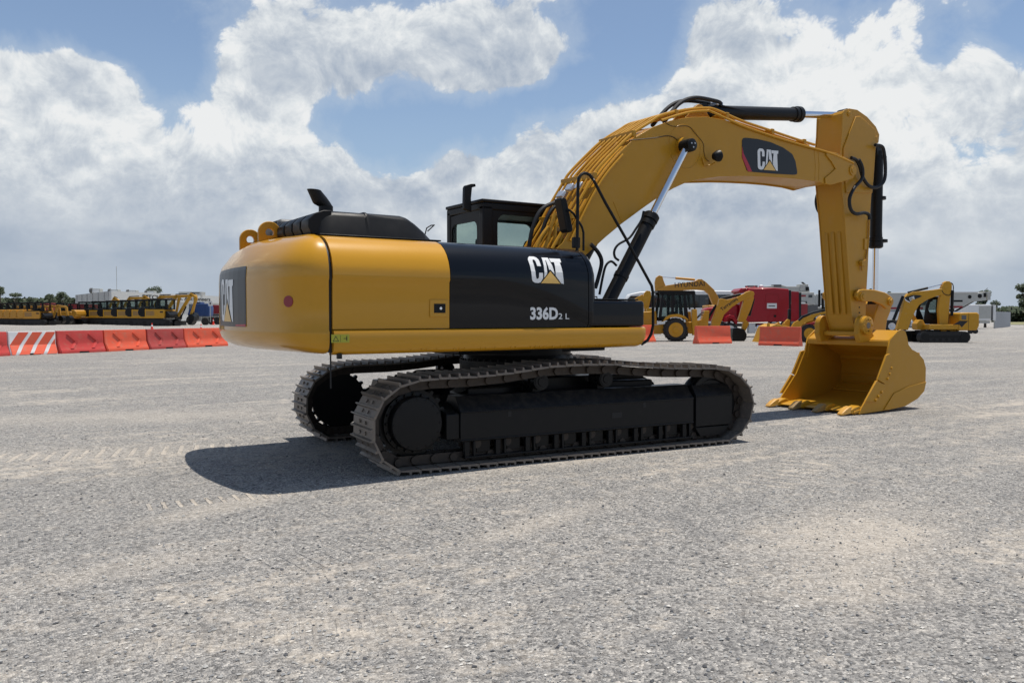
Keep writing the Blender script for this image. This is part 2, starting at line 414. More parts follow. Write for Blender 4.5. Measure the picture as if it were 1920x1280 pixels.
dcol = t.mix(t.noise(P0, 45, 5, .7), (.27, .235, .19), (.60, .54, .46))
# beyond the yard the ground is dry grass
gcol = t.mix(t.add(t.mul(dust, .68), .04), gcol, dcol)
wm = t.new('ShaderNodeMix', data_type='RGBA', blend_type='MULTIPLY'); wm.inputs[0].default_value = 1; t.l.new(gcol, wm.inputs[6]); wm.inputs[7].default_value = (1.17, 1.135, 1.09, 1); gcol = wm.outputs[2]
lrg = t.noise(P0, .07, 4, .5)
med = t.noise(P0, 1.9, 7, .68, .5)
gcol = t.mix(t.mul(t.step(med, .50, .30), .30), gcol, (.15, .15, .155))
gcol = t.mix(t.step(lrg, .3, .7), t.mix(.10, gcol, (.12, .125, .135)), gcol)
t.l.new(gcol, p.inputs['Base Color']); p.inputs['Roughness'].default_value = .9; p.inputs['Specular IOR Level'].default_value = .25
b1 = t.new('ShaderNodeBump'); b1.inputs['Distance'].default_value = .010; b1.inputs['Strength'].default_value = 1
soft = t.add(1., t.mul(dust, -.72))
hgt = t.add(t.mul(t.mul(v1.outputs['Distance'], -1.5), soft), t.mul(t.mul(t.mul(v2.outputs['Distance'], big2), -2.2), soft), t.mul(fine, .12), t.mul(t.noise(P0, 9, 5, .6), 1.2), t.mul(bars, .8))
t.l.new(hgt, b1.inputs['Height']); t.l.new(b1.outputs[0], p.inputs['Normal'])
g = MB()
rad = [0, 2, 4, 7, 11, 16, 24, 34, 44, 52, 60, 68, 76, 84, 92, 105, 130, 180, 260, 400, 700, 1500, 4000]
NA = 128
rows = []
for r in rad[1:]:
    rows.append([(CAM.x+r*math.cos(2*PI*k/NA), CAM.y+r*math.sin(2*PI*k/NA), gz(CAM.x+r*math.cos(2*PI*k/NA), CAM.y+r*math.sin(2*PI*k/NA))) for k in range(NA)])
V = g.grid(rows, True); c0 = g.b.verts.new((CAM.x, CAM.y, 0))
for k in range(NA): g.b.faces.new((c0, V[0][k], V[0][(k+1) % NA]))
o = g.build('gravel_yard', gm, smooth=180); o['kind'] = 'structure'
import numpy as np
rg = np.random.default_rng(3); NSt = 20000
dd = 2.6+11*rg.random(NSt)**1.5; aa = np.radians(rg.uniform(-40, 40, NSt))
px = CAM.x+np.cos(YAW-aa)*dd; py = CAM.y+np.sin(YAW-aa)*dd; sz = .004+.0085*rg.random(NSt)**3
base_ = np.array([(1, 0, 0), (0, 1, 0), (-1, 0, 0), (0, -1, 0), (0, 0, 1), (.2, .1, -.4)])
V_ = base_[None]*(.6+.7*rg.random((NSt, 6, 1)))+rg.normal(0, .14, (NSt, 6, 3)); V_[:, :, 2] *= .7
th_ = rg.uniform(0, 6.28, NSt); c_, s_ = np.cos(th_)[:, None], np.sin(th_)[:, None]
xx, yy = V_[:, :, 0]*c_-V_[:, :, 1]*s_, V_[:, :, 0]*s_+V_[:, :, 1]*c_
V_ = np.stack((xx*1.25*sz[:, None]+px[:, None], yy*sz[:, None]+py[:, None], V_[:, :, 2]*sz[:, None]+.001+sz[:, None]*.25), -1)
F_ = np.array([(0, 1, 4), (1, 2, 4), (2, 3, 4), (3, 0, 4), (1, 0, 5), (2, 1, 5), (3, 2, 5), (0, 3, 5)]); F_ = (F_[None]+(np.arange(NSt)*6)[:, None, None]).reshape(-1, 3)
me = bpy.data.meshes.new('loose_stones'); me.from_pydata(V_.reshape(-1, 3).tolist(), [], F_.tolist())
for k_, c3 in enumerate(((.10, .10, .105), (.25, .25, .25), (.38, .37, .35), (.60, .57, .52))): me.materials.append(mat('stone_%d' % k_, c3, .85, var=.2, vscale=20, spec=.25))
me.polygons.foreach_set('material_index', np.repeat(rg.choice(4, NSt, p=(.12, .38, .36, .14)), 8).astype(np.int32))
o = bpy.data.objects.new('loose_stones', me); COL.objects.link(o); tag(o, 'small loose grey stones scattered over the gravel in the foreground', 'stones', None, 'stuff')

# ------------------------------------------------------------------ the big excavator (world axes are its upper body: x forward, y left)
EX = empty('crawler_excavator', 'large yellow and black crawler excavator in the foreground, digging bucket resting on the gravel', 'excavator')
SL = R_(-4.3)
TT = Matrix.Rotation(SL, 4, 'Z')       # undercarriage is turned a little against the upper body
def tp(p): return TT @ Vector(p)

# tracks ---------------------------------------------------------------
PATH = [(-2.16, .045), (-2.33, .15), (-2.43, .34), (-2.45, .5), (-2.40, .68), (-2.28, .82), (-2.10, .91), (-1.88, .94), (-1.27, .945), (-.85, .975), (-.47, 1.02), (0, 1.03),
        (.40, 1.02), (.8, .985), (1.13, .955), (1.5, .94), (1.80, .935), (2.02, .92), (2.22, .85), (2.40, .72), (2.49, .55), (2.49, .40), (2.40, .21), (2.27, .11), (2.10, .045)]
def resample(path, n):
    P_ = [Vector((a, 0, b)) for a, b in path]; P_.append(P_[0]); L = [0]
    for a, b in zip(P_, P_[1:]): L.append(L[-1]+(b-a).length)
    out = []; tot = L[-1]
    for k in range(n):
        s_ = tot*k/n; i = max(j for j in range(len(L)-1) if L[j] <= s_+1e-9)
        out.append(P_[i].lerp(P_[i+1], (s_-L[i])/(L[i+1]-L[i])))
    return out, tot
_, tot = resample(PATH, 10)
NS = round(tot/.212)
NODES, tot = resample(PATH, NS); pitch = tot/NS
SW = .61
# one pad: plate with three grousers; local x along travel, z outward
s = MB()
prof = [(-.104, 0), (-.106, .014), (-.102, .046), (-.088, .046), (-.080, .014), (-.006, .010), (.002, .042), (.016, .042), (.024, .010), (.092, .006), (.110, .002), (.106, -.012), (-.09, -.010)]
s.prism(prof, -SW/2, SW/2)
for yy in (-.085, .085):
    for xx in (-.042, .062):
        s.cyl((xx, yy, .006), (xx, yy, .024), .018, 6)
shoe_mesh = s.build('track_shoe', 'steel', smooth=30).data
tmp = [ob for ob in bpy.data.objects if ob.name == 'track_shoe'][0]; bpy.data.objects.remove(tmp)
ctr = Vector((0, 0, .48))
for side, yc in ((-1, -1.55+SW/2), (1, 1.55-SW/2)):
    l_ = MB()
    for k in range(NS):
        a, b = NODES[k], NODES[(k+1) % NS]; d = (b-a).normalized(); nrm = Vector((-d.z, 0, d.x))
        if nrm.dot((a+b)/2-ctr) < 0: nrm = -nrm
        for yy in (yc-.085, yc+.085):
            ia, ib = a-nrm*.115, b-nrm*.115
            ia2, ib2 = a-nrm*.02, b-nrm*.02
            q = .018*(1 if k % 2 else -1)*0
            pts_ = [(ia-d*.01), (ib+d*.006), (ib2-d*.02), (ia2+d*.02)]
            l_.prism([(v.x, v.z) for v in pts_], yy-.022, yy+.022)
            l_.cyl((ia+nrm*.045)+Vector((0, yy-.05, 0)), (ia+nrm*.045)+Vector((0, yy+.05, 0)), .042, 12)
        pin = a-nrm*.07
        l_.cyl(pin+Vector((0, yc-.13, 0)), pin+Vector((0, yc+.13, 0)), .024, 10)
    ch = l_.build('track', 'link', EX, tf=TT, smooth=30)
    for k in range(NS):
        a, b = NODES[k], NODES[(k+1) % NS]; d = (b-a).normalized(); nrm = Vector((-d.z, 0, d.x))
        if nrm.dot((a+b)/2-ctr) < 0: nrm = -nrm
        o = bpy.data.objects.new('track_shoe', shoe_mesh); COL.objects.link(o); o.parent = ch
        c = (a+b)/2 + Vector((0, yc, 0)); y_ = nrm.cross(d)
        mt = Matrix(((d.x, y_.x, nrm.x, c.x), (d.y, y_.y, nrm.y, c.y), (d.z, y_.z, nrm.z, c.z), (0, 0, 0, 1)))
        o.matrix_basis = TT @ mt
    # frame between the runs
    out = side   # +1 left, -1 right: outward direction
    yo = yc + out*(SW/2-.115)
    yi = yc - out*.22
    fr = MB()
    fr.prism([(yo, .27), (yo, .575), (yc+out*.06, .73), (yc-out*.12, .73), (yi, .6), (yi, .27)], -1.47, 1.62, 'x')
    fr.lohi((-1.42, min(yo, yi), .095), (1.60, max(yo, yi), .115))
    for k in range(9):
        x = -1.42+.36*k
        fr.lohi((x, min(yo-out*.05, yo-out*.005), .115), (x+.055, max(yo-out*.05, yo-out*.005), .27)); fr.lohi((x+.10, min(yo-out*.05, yo-out*.005), .115), (x+.125, max(yo-out*.05, yo-out*.005), .27))
        fr.lohi((x+.16, min(yo-out*.16, yo-out*.06), .14), (x+.32, max(yo-out*.16, yo-out*.06), .27))
    # edge ribs and fixings
    for zz in (.575, .285):
        fr.cyl((-1.47, yo+out*.002, zz), (1.62, yo+out*.002, zz), .011, 8)
    fo = fr.build('track_frame', 'uc', EX, tf=TT, bevel=.006)
    bx = MB(); bx.prism([(yo, .225), (yo, .60), (yc+out*.1, .72), (yc-out*.1, .72), (yi+out*.1, .6), (yi+out*.1, .24)], 1.66, 2.24, 'x')
    bx.prism([(1.66, .21), (2.21, .21), (2.10, .10), (1.74, .10)], yo-out*.01, yo-out*.16)
    bx.cyl((1.68, yo+out*.002, .585), (2.22, yo+out*.002, .585), .010, 8)
    bx.build('idler_guard', 'uc', EX, tf=TT, bevel=.008)
    for xa, za, xb, zb_ in ((.42, .405, .56, .465), (.86, .50, .90, .56), (-.92, .50, -.88, .56)):
        MB().lohi((xa, yo, za), (xb, yo+out*.003, zb_)).build('frame_slot', 'rubber', fo, tf=TT, smooth=0)
    for xx in (-.46, .40):
        cr = MB(); cr.lathe((xx, yc-out*.14, .845), (0, out, 0), [(0, .06), (0, .085), (.09, .085), (.09, .055), (.17, .055), (.17, .092), (.245, .092), (.245, .078), (.252, .078), (.252, .05), (.262, .045)], 28)
        cr.lohi((xx-.05, min(yc-out*.22, yc), .70), (xx+.05, max(yc-out*.22, yc), .80))
        cr.build('carrier_roller', 'uc', fo, tf=TT)
    for k in range(9):
        xx = -1.26+.36*k
        ro = MB(); ro.lathe((xx, yc-out*.13, .235), (0, out, 0), [(0, .10), (.07, .10), (.07, .08), (.17, .08), (.17, .105), (.25, .105), (.25, .05), (.27, .05)], 20)
        ro.build('track_roller', 'link', fo, tf=TT)
    # sprocket with its drive hub
    sp = MB(); cx, cz = -1.95, .49
    pr = []
    for k in range(21):
        a = 2*PI*k/21
        for da, rr in ((-.07, .345), (-.035, .385), (.035, .385), (.07, .345)):
            pr.append((cx+rr*math.cos(a+da), cz+rr*math.sin(a+da)))
    sp.prism(pr, yc-.03, yc+.03)
    so_ = sp.build('sprocket', 'uc', EX, tf=TT)
    hb = MB(); hb.lathe((cx, yc-out*.02, cz), (0, out, 0), [(0, .34), (.04, .34), (.05, .31), (.11, .31), (.115, .275), (.215, .27), (.225, .262), (.228, .235)], 48)
    for k in range(20):
        a = 2*PI*k/20; hb.cyl((cx+.29*math.cos(a), yc+out*.09, cz+.29*math.sin(a)), (cx+.29*math.cos(a), yc+out*.125, cz+.29*math.sin(a)), .014, 6)
    for k in range(16):
        a = 2*PI*k/16; hb.cyl((cx+.245*math.cos(a), yc+out*.20, cz+.245*math.sin(a)), (cx+.245*math.cos(a), yc+out*.216, cz+.245*math.sin(a)), .009, 6)
    hb.build('drive_hub', 'uc', so_, tf=TT)
    fg = MB(); fg.prism([(yo-out*.02, .3), (yo-out*.02, .56), (yi, .66), (yi, .3)], -1.62, -1.47, 'x'); fg.build('frame_end', 'uc', fo, tf=TT, bevel=.01)
    idl = MB(); idl.lathe((2.0, yc-out*.10, .49), (0, out, 0), [(0, .30), (0, .36), (.05, .365), (.07, .385), (.13, .385), (.15, .365), (.20, .36), (.20, .30), (.17, .28), (.17, .1), (.21, .1), (.21, .04)], 40)
    idl.build('idler_wheel', 'uc', EX, tf=TT)

cf = MB()
cf.prism([(-1.0, .45), (1.0, .45), (1.0, .62), (.62, .86), (-.62, .86), (-1.0, .62)], -.75, .75, 'x')
for sx in (-1, 1):
    for sy in (-1, 1):
        cf.prism([(sx*.35, sy*.5), (sx*1.25, sy*1.12), (sx*.85, sy*1.16), (sx*.05, sy*.75)], .42, .80, 'z')
cf.build('centre_frame', 'uc', EX, tf=TT, bevel=.02)
for sy in (-1, 1): MB().prism([(-1.25, .55), (1.45, .55), (1.40, .74), (1.15, .86), (-1.0, .86), (-1.25, .72)], sy*.66, sy*.96).build('frame_leg', 'uc', EX, tf=TT, bevel=.015)
sb = MB(); sb.lathe((0, 0, .84), (0, 0, 1), [(0, .70), (.06, .70), (.06, .74), (.18, .74), (.18, .70), (.25, .68), (.25, .66), (.40, .66)], 72)
for k in range(48):
    a = 2*PI*k/48; sb.cyl((.72*math.cos(a), .72*math.sin(a), 1.01), (.72*math.cos(a), .72*math.sin(a), 1.045), .014, 6)
sb.build('swing_bearing', 'uc', EX)

# upper structure ---------------------------------------------------------
dk = MB(); dk.lohi((-2.98, -1.40, 1.26), (.62, 1.40, 1.44)); dk.lohi((-1.2, -.62, 1.13), (.9, .62, 1.28)); dk.lohi((-2.3, -1.2, 1.20), (-.2, -.4, 1.27))
dk.build('main_frame', 'matt', EX, bevel=.01)
# counterweight: horizontal outlines lofted from bottom to top
HALF = [(-3.02, 1.475), (-3.10, 1.468), (-3.19, 1.435), (-3.27, 1.37), (-3.335, 1.27), (-3.38, 1.14), (-3.415, .98), (-3.445, .80), (-3.47, .60), (-3.49, .38), (-3.50, .18), (-3.503, 0)]
def cw_out(ins, rear):
    pts_ = []
    for x, y in HALF:
        kx = (x+3.02)/(-.483)
        pts_.append((x+rear*min(1, kx*1.25), y-ins*(1-.35*kx)))
    return [(x, -y) for x, y in pts_] + [(x, y) for x, y in pts_[::-1][1:]]
LV = [(1.215, .16, .34), (1.222, .09, .24), (1.24, .045, .15), (1.275, .015, .075), (1.33, .0, .025), (1.40, 0, 0), (1.418, .0, 0), (1.432, .014, .001), (1.60, .014, .0), (1.885, .014, .0), (1.90, .004, .0),
      (1.93, .0, .0), (2.02, .008, .006), (2.10, .03, .028), (2.17, .07, .08), (2.225, .115, .12), (2.265, .175, .175), (2.30, .26, .24), (2.325, .38, .31), (2.34, .60, .36), (2.345, .9, .38)]
cwm = MB(); rows = []
for z, i, r in LV:
    rows.append([(x, y, z+(.03 if z > 2.2 else 0)*max(0, 1-abs(y)/1.4)) for x, y in cw_out(i, r)])
V = cwm.grid(rows)
cwm.b.faces.new(V[0]); cwm.b.faces.new(V[-1][::-1])
front = [r[0] for r in V] + [r[-1] for r in V[::-1]]
cwm.b.faces.new(front[::-1])
CW = cwm.build('counterweight', 'yelgloss', EX, smooth=50)
def on_cw(u, v, ins=.014, rear=.0):
    O = cw_out(ins, rear); d = ray(u, v); best = None
    for (x0, y0), (x1, y1) in zip(O, O[1:]):
        ex, ey = x1-x0, y1-y0; den = d.x*ey-d.y*ex
        if abs(den) < 1e-9: continue
        tt = ((x0-CAM.x)*ey-(y0-CAM.y)*ex)/den; s_ = ((x0-CAM.x)*d.y-(y0-CAM.y)*d.x)/den
        if 0 <= s_ <= 1 and tt > 0 and (best is None or tt < best[0]): best = (tt, Vector((ey, -ex, 0)).normalized())
    pt_ = CAM+d*best[0]; n_ = best[1]
    if n_.dot(CAM-pt_) < 0: n_ = -n_
    return pt_, n_
pt_, n_ = on_cw(541, 565)
MB().cyl(pt_-n_*.004, pt_+n_*.006, .052, 32).build('reflector', 'refl', CW)
for ye, px_, ze in ((.07, -3.10, 2.36), (.81, -3.10, 2.34)):
    e = MB(); ro_, ri_ = .118, .043; cz_ = ze+.085
    ringo = [(ro_*math.cos(R_(t_)), ro_*math.sin(R_(t_))) for t_ in range(-50, 231, 10)]; ringi = [(ri_*math.cos(R_(t_*360/280+14)), ri_*math.sin(R_(t_*360/280+14))) for t_ in range(-50, 231, 10)]
    ringo = [(-.118, -.12)] + [q_ for q_ in ringo if q_[1] > -.02][::-1] + [(.118, -.12)]
    m_ = len(ringo); ringi = [(ri_*math.cos(R_(225-270*i/(m_-1))), ri_*math.sin(R_(225-270*i/(m_-1)))) for i in range(m_)]
    L4 = [[e.b.verts.new((px_+x_, ye+dy_, cz_+z_)) for x_, z_ in rr_] for rr_, dy_ in ((ringo, 0), (ringi, 0), (ringo, .045), (ringi, .045))]
    A, B, C, Dv = L4
    for i in range(m_):
        j = (i+1) % m_
        e.b.faces.new((A[i], A[j], B[j], B[i])); e.b.faces.new((C[i], Dv[i], Dv[j], C[j])); e.b.faces.new((A[i], C[i], C[j], A[j])); e.b.faces.new((B[i], B[j], Dv[j], Dv[i]))
    e.build('lifting_eye', 'yel', CW, bevel=.006)
# rear decal wraps the back face
def lv_at(z):
    for (z0, i0, r0), (z1, i1, r1) in zip(LV, LV[1:]):
        if z0 <= z <= z1: k = (z-z0)/(z1-z0); return i0+(i1-i0)*k, r0+(r1-r0)*k
    return .014, .012
def xr(y, z=1.7):
    O = cw_out(*lv_at(z))
    for (x0, y0), (x1, y1) in zip(O, O[1:]):
        if min(y0, y1) <= y <= max(y0, y1): return x0+(x1-x0)*(y-y0)/(y1-y0+1e-9)
    return -3.49
def on_rear(P, off, name, m, par):
    """flat outline (y,z) laid onto the cast rear face"""
    b = bmesh.new(); b.faces.new([b.verts.new((y, z, 0)) for y, z in P])
    ya, yb_ = min(p_[0] for p_ in P), max(p_[0] for p_ in P)
    cuts = [x for x in (-1.14+.0, -.98, -.8, -.6, -.38, -.18, 0, .18, .38, .6, .8, .98) if ya < x < yb_]
    for c_ in cuts: bmesh.ops.bisect_plane(b, geom=list(b.verts)+list(b.edges)+list(b.faces), plane_co=(c_, 0, 0), plane_no=(1, 0, 0))
    for z_ in (1.60, 1.885, 1.90, 1.93, 2.02): bmesh.ops.bisect_plane(b, geom=list(b.verts)+list(b.edges)+list(b.faces), plane_co=(0, z_, 0), plane_no=(0, 1, 0))
    for v in b.verts: y, z = v.co.x, v.co.y; v.co = (xr(y, z)-off, y, z)
    me = bpy.data.meshes.new(name); b.to_mesh(me); b.free(); me.materials.append(M[m]); o = bpy.data.objects.new(name, me); COL.objects.link(o); o.parent = par
    return o
def rr2(a0, a1, b0, b1, r):
    P = []
    for cx_, cy_, s0 in ((a1-r, b1-r, 0), (a0+r, b1-r, 90), (a0+r, b0+r, 180), (a1-r, b0+r, 270)): P += arc(cx_, cy_, r, s0, s0+90, 4)
    return P
DCL = on_rear(rr2(-.425, .80, 1.455, 2.055, .035), .004, 'rear_decal', 'decal', CW)
for nm_, P_, m_, off in (('emblem_letter', LC, 'white', .007), ('emblem_letter', LA, 'white', .007), ('emblem_letter', LT, 'white', .007), ('emblem_triangle', TR, 'tri', .010)):
    h = .47; on_rear([(.61-q[0]*h*1.08, 1.50+q[1]*h) for q in P_], off, nm_, m_, DCL)
on_rear([(-.42, 1.46), (-.10, 1.46), (-.10, 1.475), (-.42, 1.482)], .007, 'decal_stripe', 'red', DCL)

# side panels: cross-section (y,z) swept forward; the crease drops in an arc on the black panel
def crease(x):
    if x < -1.3: return 1.905
    k = (x+1.3)/1.25; return 1.905-.43*min(1, k)**1.8
UPP = [(-1.485, .0), (-1.483, .10), (-1.468, .22), (-1.44, .34), (-1.395, .46)]
def section(x, xs_):
    zc = crease(x)
    low = [(-1.458, 1.442), (-1.460, 1.45+(zc-1.45)*.5), (-1.462, zc-.014), (-1.480, zc+.012)]
    top = [(-1.468, 2.03), (-1.445, 2.10), (-1.405, 2.17), (-1.35, 2.23), (-1.28, 2.28), (-1.18, 2.315), (-1.0, 2.335), (-.55, 2.345)]
    z0 = zc+.012; mid = [(-1.482+.010*k, z0+(2.03-z0)*k) for k in (.25, .5, .75)]
    return low+mid+top
def ysurf(x, z):
    S_ = section(x, 0)
    for (y0, z0), (y1, z1) in zip(S_, S_[1:]):
        if z0 <= z <= z1: return y0+(y1-y0)*(z-z0)/(z1-z0)
    return -1.46
def panel(x0, x1, name, m, n=2, endround=None):
    b = MB(); rows = []
    for i in range(n+1):
        x = x0+(x1-x0)*i/n
        rows.append([(x, y, z) for y, z in section(x, 0)])
    if endround:
        for dx, dy, dz in ((.04, .02, .015), (.085, .07, .05), (.12, .16, .12), (.14, .28, .22)):
            rows.append([(x1+dx*(1-.25*max(0, (z-1.9)/.45)), y+dy, 1.442+(z-1.442)*(1-dz*.35)) for y, z in section(x1, 0)])
    V = b.grid(rows)
    for r in (V[0], V[-1]):      # return edges so the panel reads as a thick pressing
        pass
    bmesh.ops.recalc_face_normals(b.b, faces=b.b.faces)
    bmesh.ops.solidify(b.b, geom=list(b.b.faces), thickness=.03)
    return b.build(name, m, EX, smooth=40)
PY = panel(-2.985, -1.777, 'rear_side_door', 'yelgloss', 3)
PB = panel(-1.770, -.045, 'pump_side_door', 'black', 26)
PF = panel(-.035, .02, 'front_cowl', 'black', 2, True)
# latch recess on the yellow door
la = MB()
q = at(825, 578, 'y', -1.462); la.lohi((q.x-.115, -1.470, q.z-.085), (q.x+.085, -1.462, q.z+.085))
LT_ = la.build('door_latch', 'yelgloss', PY, bevel=.006)
MB().lohi((q.x-.07, -1.4735, q.z-.045), (q.x+.055, -1.470, q.z+.045)).build('latch_recess', 'matt', LT_)
MB().cyl((q.x+.0, -1.472, q.z), (q.x+.0, -1.482, q.z), .014, 12).build('lock', 'chrome', LT_)
# red-dusted air gap seam
MB().prism([(y+.02, z-.02) for y, z in section(-3, 0)[:-1]]+[(-.9, 2.2), (-.9, 1.23), (-1.44, 1.23)], -3.016, -2.988, 'x').build('seam_seal', 'rubber', EX)
# lower yellow beam
bm_ = MB(); sec = [(-1.40, 1.205), (-1.455, 1.222), (-1.478, 1.25), (-1.492, 1.31), (-1.497, 1.40), (-1.490, 1.425), (-1.46, 1.436), (-1.36, 1.436), (-1.36, 1.205)]
rows = []
for x, k in ((-2.985, 0), (-1.5, 0), (0, 0), (.70, 0), (.765, .1), (.80, .35)):
    rows.append([(x, y+.05*k, z+(.14*k if z < 1.3 else 0)) for y, z in sec])
V = bm_.grid(rows, True); bm_.b.faces.new(V[0]); bm_.b.faces.new(V[-1])
BEAM = bm_.build('side_beam', 'yelgloss', EX, smooth=40)
rv = MB()
x = -2.2
while x < .6:
    rv.cyl((x, -1.470, 1.236), (x, -1.480, 1.234), .007, 6); x += random.choice((.06, .11, .19))
rv.build('beam_bolts', 'yelgloss', BEAM)
cl = MB(); cl.lohi((-2.94, -1.47, 1.17), (-2.90, -1.43, 1.22)); cl.cyl((-3.0, -1.44, .9), (-3.0, -1.44, 1.23), .008, 6); cl.build('drain_hose', 'rubber', BEAM)
a_ = at(621, 627, 'y', -1.497); b_ = at(655, 642, 'y', -1.497)
stk = MB().lohi((a_.x, -1.5005, b_.z), (b_.x, -1.499, a_.z)).build('warning_sticker', 'sticker', BEAM)
sy = MB(); hx = (a_.x+b_.x)/2; zb, zt = b_.z+.012, a_.z-.012
def ringpoly(P, k=.72):
    cx_ = sum(p_[0] for p_ in P)/len(P); cy_ = sum(p_[1] for p_ in P)/len(P)
    return [((x-cx_)*k+cx_, (y-cy_)*k+cy_) for x, y in P]
tri_ = [(a_.x+.012, zb), (hx-.014, zb), ((a_.x+hx)/2-.001, zt)]
inner = ringpoly(tri_)
for i in range(3):
    j = (i+1) % 3; sy.face([(tri_[i][0], -1.5015, tri_[i][1]), (tri_[j][0], -1.5015, tri_[j][1]), (inner[j][0], -1.5015, inner[j][1]), (inner[i][0], -1.5015, inner[i][1])])
sy.lohi((hx-.002, -1.5015, zb-.005), (hx+.001, -1.501, zt+.005)); sy.lohi((hx+.03, -1.5015, (zb+zt)/2-.003), (b_.x-.02, -1.501, (zb+zt)/2+.003)); sy.lohi((b_.x-.03, -1.5015, zb+.005), (b_.x-.022, -1.501, zt-.003))
sy.build('warning_symbol', 'decal', stk, smooth=0)
# emblem and model number on the black door
q = at(993, 531, 'y', -1.46); h_ = at(993, 478, 'y', -1.46).z-q.z
r_ = at(1056, 531, 'y', -1.46)
emblem(PB, (q.x-.0, -1.46, q.z), (1, 0, 0), (0, 0, 1), h_, ysurf, 12, (r_.x-q.x)/(h_*1.245))
def curved_text(s, size, px, py, x1, bold, name):
    q = at(px, py, 'y', -1.465); e = at(x1, py, 'y', -1.465)
    o = text_obj(name, s, size, 'white', PB, (q.x, -1.466, q.z), (1, 0, 0), (0, 0, 1), bold)
    w_ = max(v.co.x for v in o.data.vertices)-min(v.co.x for v in o.data.vertices); k = (e.x-q.x)/w_; mn = min(v.co.x for v in o.data.vertices)
    for v in o.data.vertices: v.co.x = q.x+(v.co.x-mn)*k; v.co.y = -1.464-(.002 if v.co.y < -1.466 else 0)-.0015
    for v in o.data.vertices: v.co.y = min(v.co.y, ysurf(v.co.x, v.co.z)-.003)
    return o
curved_text('336D', at(994, 576, 'y', -1.46).z*0+.172, 994, 598, 1046, .0065, 'model_number')
curved_text('2 L', .088, 1047, 598, 1067, .0006, 'model_suffix')
# tool box at the front right corner
tb = MB(); tb.lohi((-.03, -1.475, 1.440), (.79, -.85, 1.735)); TBX = tb.build('tool_box', 'black', EX, bevel=.035, seg=4)
MB().lohi((.0, -1.44, 1.742), (.72, -.9, 1.757)).build('step_plate', 'matt', TBX, bevel=.004)
hn = MB(); hn.tube([(.24, -1.15, 1.757), (.24, -1.15, 1.785), (.34, -1.15, 1.785), (.34, -1.15, 1.757)], .007, 6); hn.build('box_handle', 'matt', TBX)
# top deck and engine cover
td = MB(); td.lohi((-2.98, -.62, 2.30), (-.15, 1.40, 2.335)); td.lohi((-2.98, 1.36, 1.44), (-.4, 1.42, 2.32)); td.build('deck_plate', 'yel', EX, bevel=.01)
MB().lohi((-.5, -1.25, 1.445), (-.05, -.5, 2.25)).build('pump_bay', 'matt', EX); MB().lohi((-2.9, -1.2, 1.445), (-1.8, 1.3, 2.25)).build('engine_bay', 'matt', EX)
hd = MB()
def hood_row(x, zt, w0, w1):
    return [(x, w0, 2.34), (x, w0+.01, 2.36), (x, w0+.045, zt-.055), (x, w0+.075, zt-.02), (x, w0+.13, zt), (x, w1-.13, zt+.012), (x, w1-.06, zt-.02), (x, w1, 2.36), (x, w1, 2.34)]
rows = [hood_row(x, z, -1.02+c_, .55-c_) for x, z, c_ in ((-2.98, 2.44, .14), (-2.955, 2.52, .06), (-2.90, 2.570, .02), (-2.78, 2.590, 0), (-2.46, 2.590, 0), (-2.45, 2.602, 0), (-2.42, 2.602, 0), (-2.41, 2.592, 0),
                                                        (-2.05, 2.590, 0), (-1.98, 2.575, .005), (-1.90, 2.53, .01), (-1.80, 2.46, .02), (-1.72, 2.395, .035), (-1.67, 2.365, .06))]
V = hd.grid(rows); hd.b.faces.new(V[0]); hd.b.faces.new(V[-1][::-1])
for k in range(5):
    yy = -.86+.26*k
    hd.prism([(-3.0, 2.35), (-3.035, 2.42), (-3.03, 2.49), (-2.97, 2.55), (-2.88, 2.585), (-2.80, 2.588), (-2.80, 2.35)], yy-.10, yy+.12)
HOOD = hd.build('engine_hood', 'matt', EX, smooth=45, bevel=.008)
lp = MB(); lp.lohi((-2.95, -1.035, 2.338), (-1.64, .6, 2.352)); lp.build('hood_rim', 'matt', HOOD, bevel=.004)
ex = MB()
e0 = at(611, 398, 'y', -.75)
ex.tube([(e0.x, -.75, e0.z-.05), (e0.x, -.75, e0.z+.06)], [.072, .070], 24)
EXH = ex.build('exhaust_stack', 'matt', HOOD)
sk = MB(); b = sk.b   # slanted curved outlet
n = 24; c1 = Vector((e0.x, -.75, e0.z+.055)); rings = []
for tt, ang in ((0, 0), (.35, 14), (.7, 30), (1., 40)):
    c = c1+Vector((-.075*tt, 0, .06*tt+.015*tt)); rings.append([b.verts.new(c+Vector((math.cos(2*PI*k/n)*.07*math.cos(R_(ang)), math.sin(2*PI*k/n)*.07, math.cos(2*PI*k/n)*.07*math.sin(R_(ang))))) for k in range(n)])
last = [b.verts.new(Vector(v.co)+Vector((-.03, 0, .03))+Vector((-.03, 0, .10))*(.5-.5*math.cos(2*PI*k/n))) for k, v in enumerate(rings[-1])]
rings.append(last)
for A, B in zip(rings, rings[1:]):
    for k in range(n): b.faces.new((A[k], A[(k+1) % n], B[(k+1) % n], B[k]))
b.faces.new(rings[-1])
sk.build('exhaust_outlet', 'matt', EXH)
gb = MB(); gb.lohi((-2.95, .25, 2.34), (-2.55, 1.05, 2.62)); gbx = gb.build('radiator_hood', 'dgrey', EX, bevel=.04)
vs = MB()
for k in range(3): vs.lohi((-2.953, .32+.05*k, 2.56), (-2.949, .35+.05*k, 2.60))
vs.build('vent_slots', 'rubber', gbx)

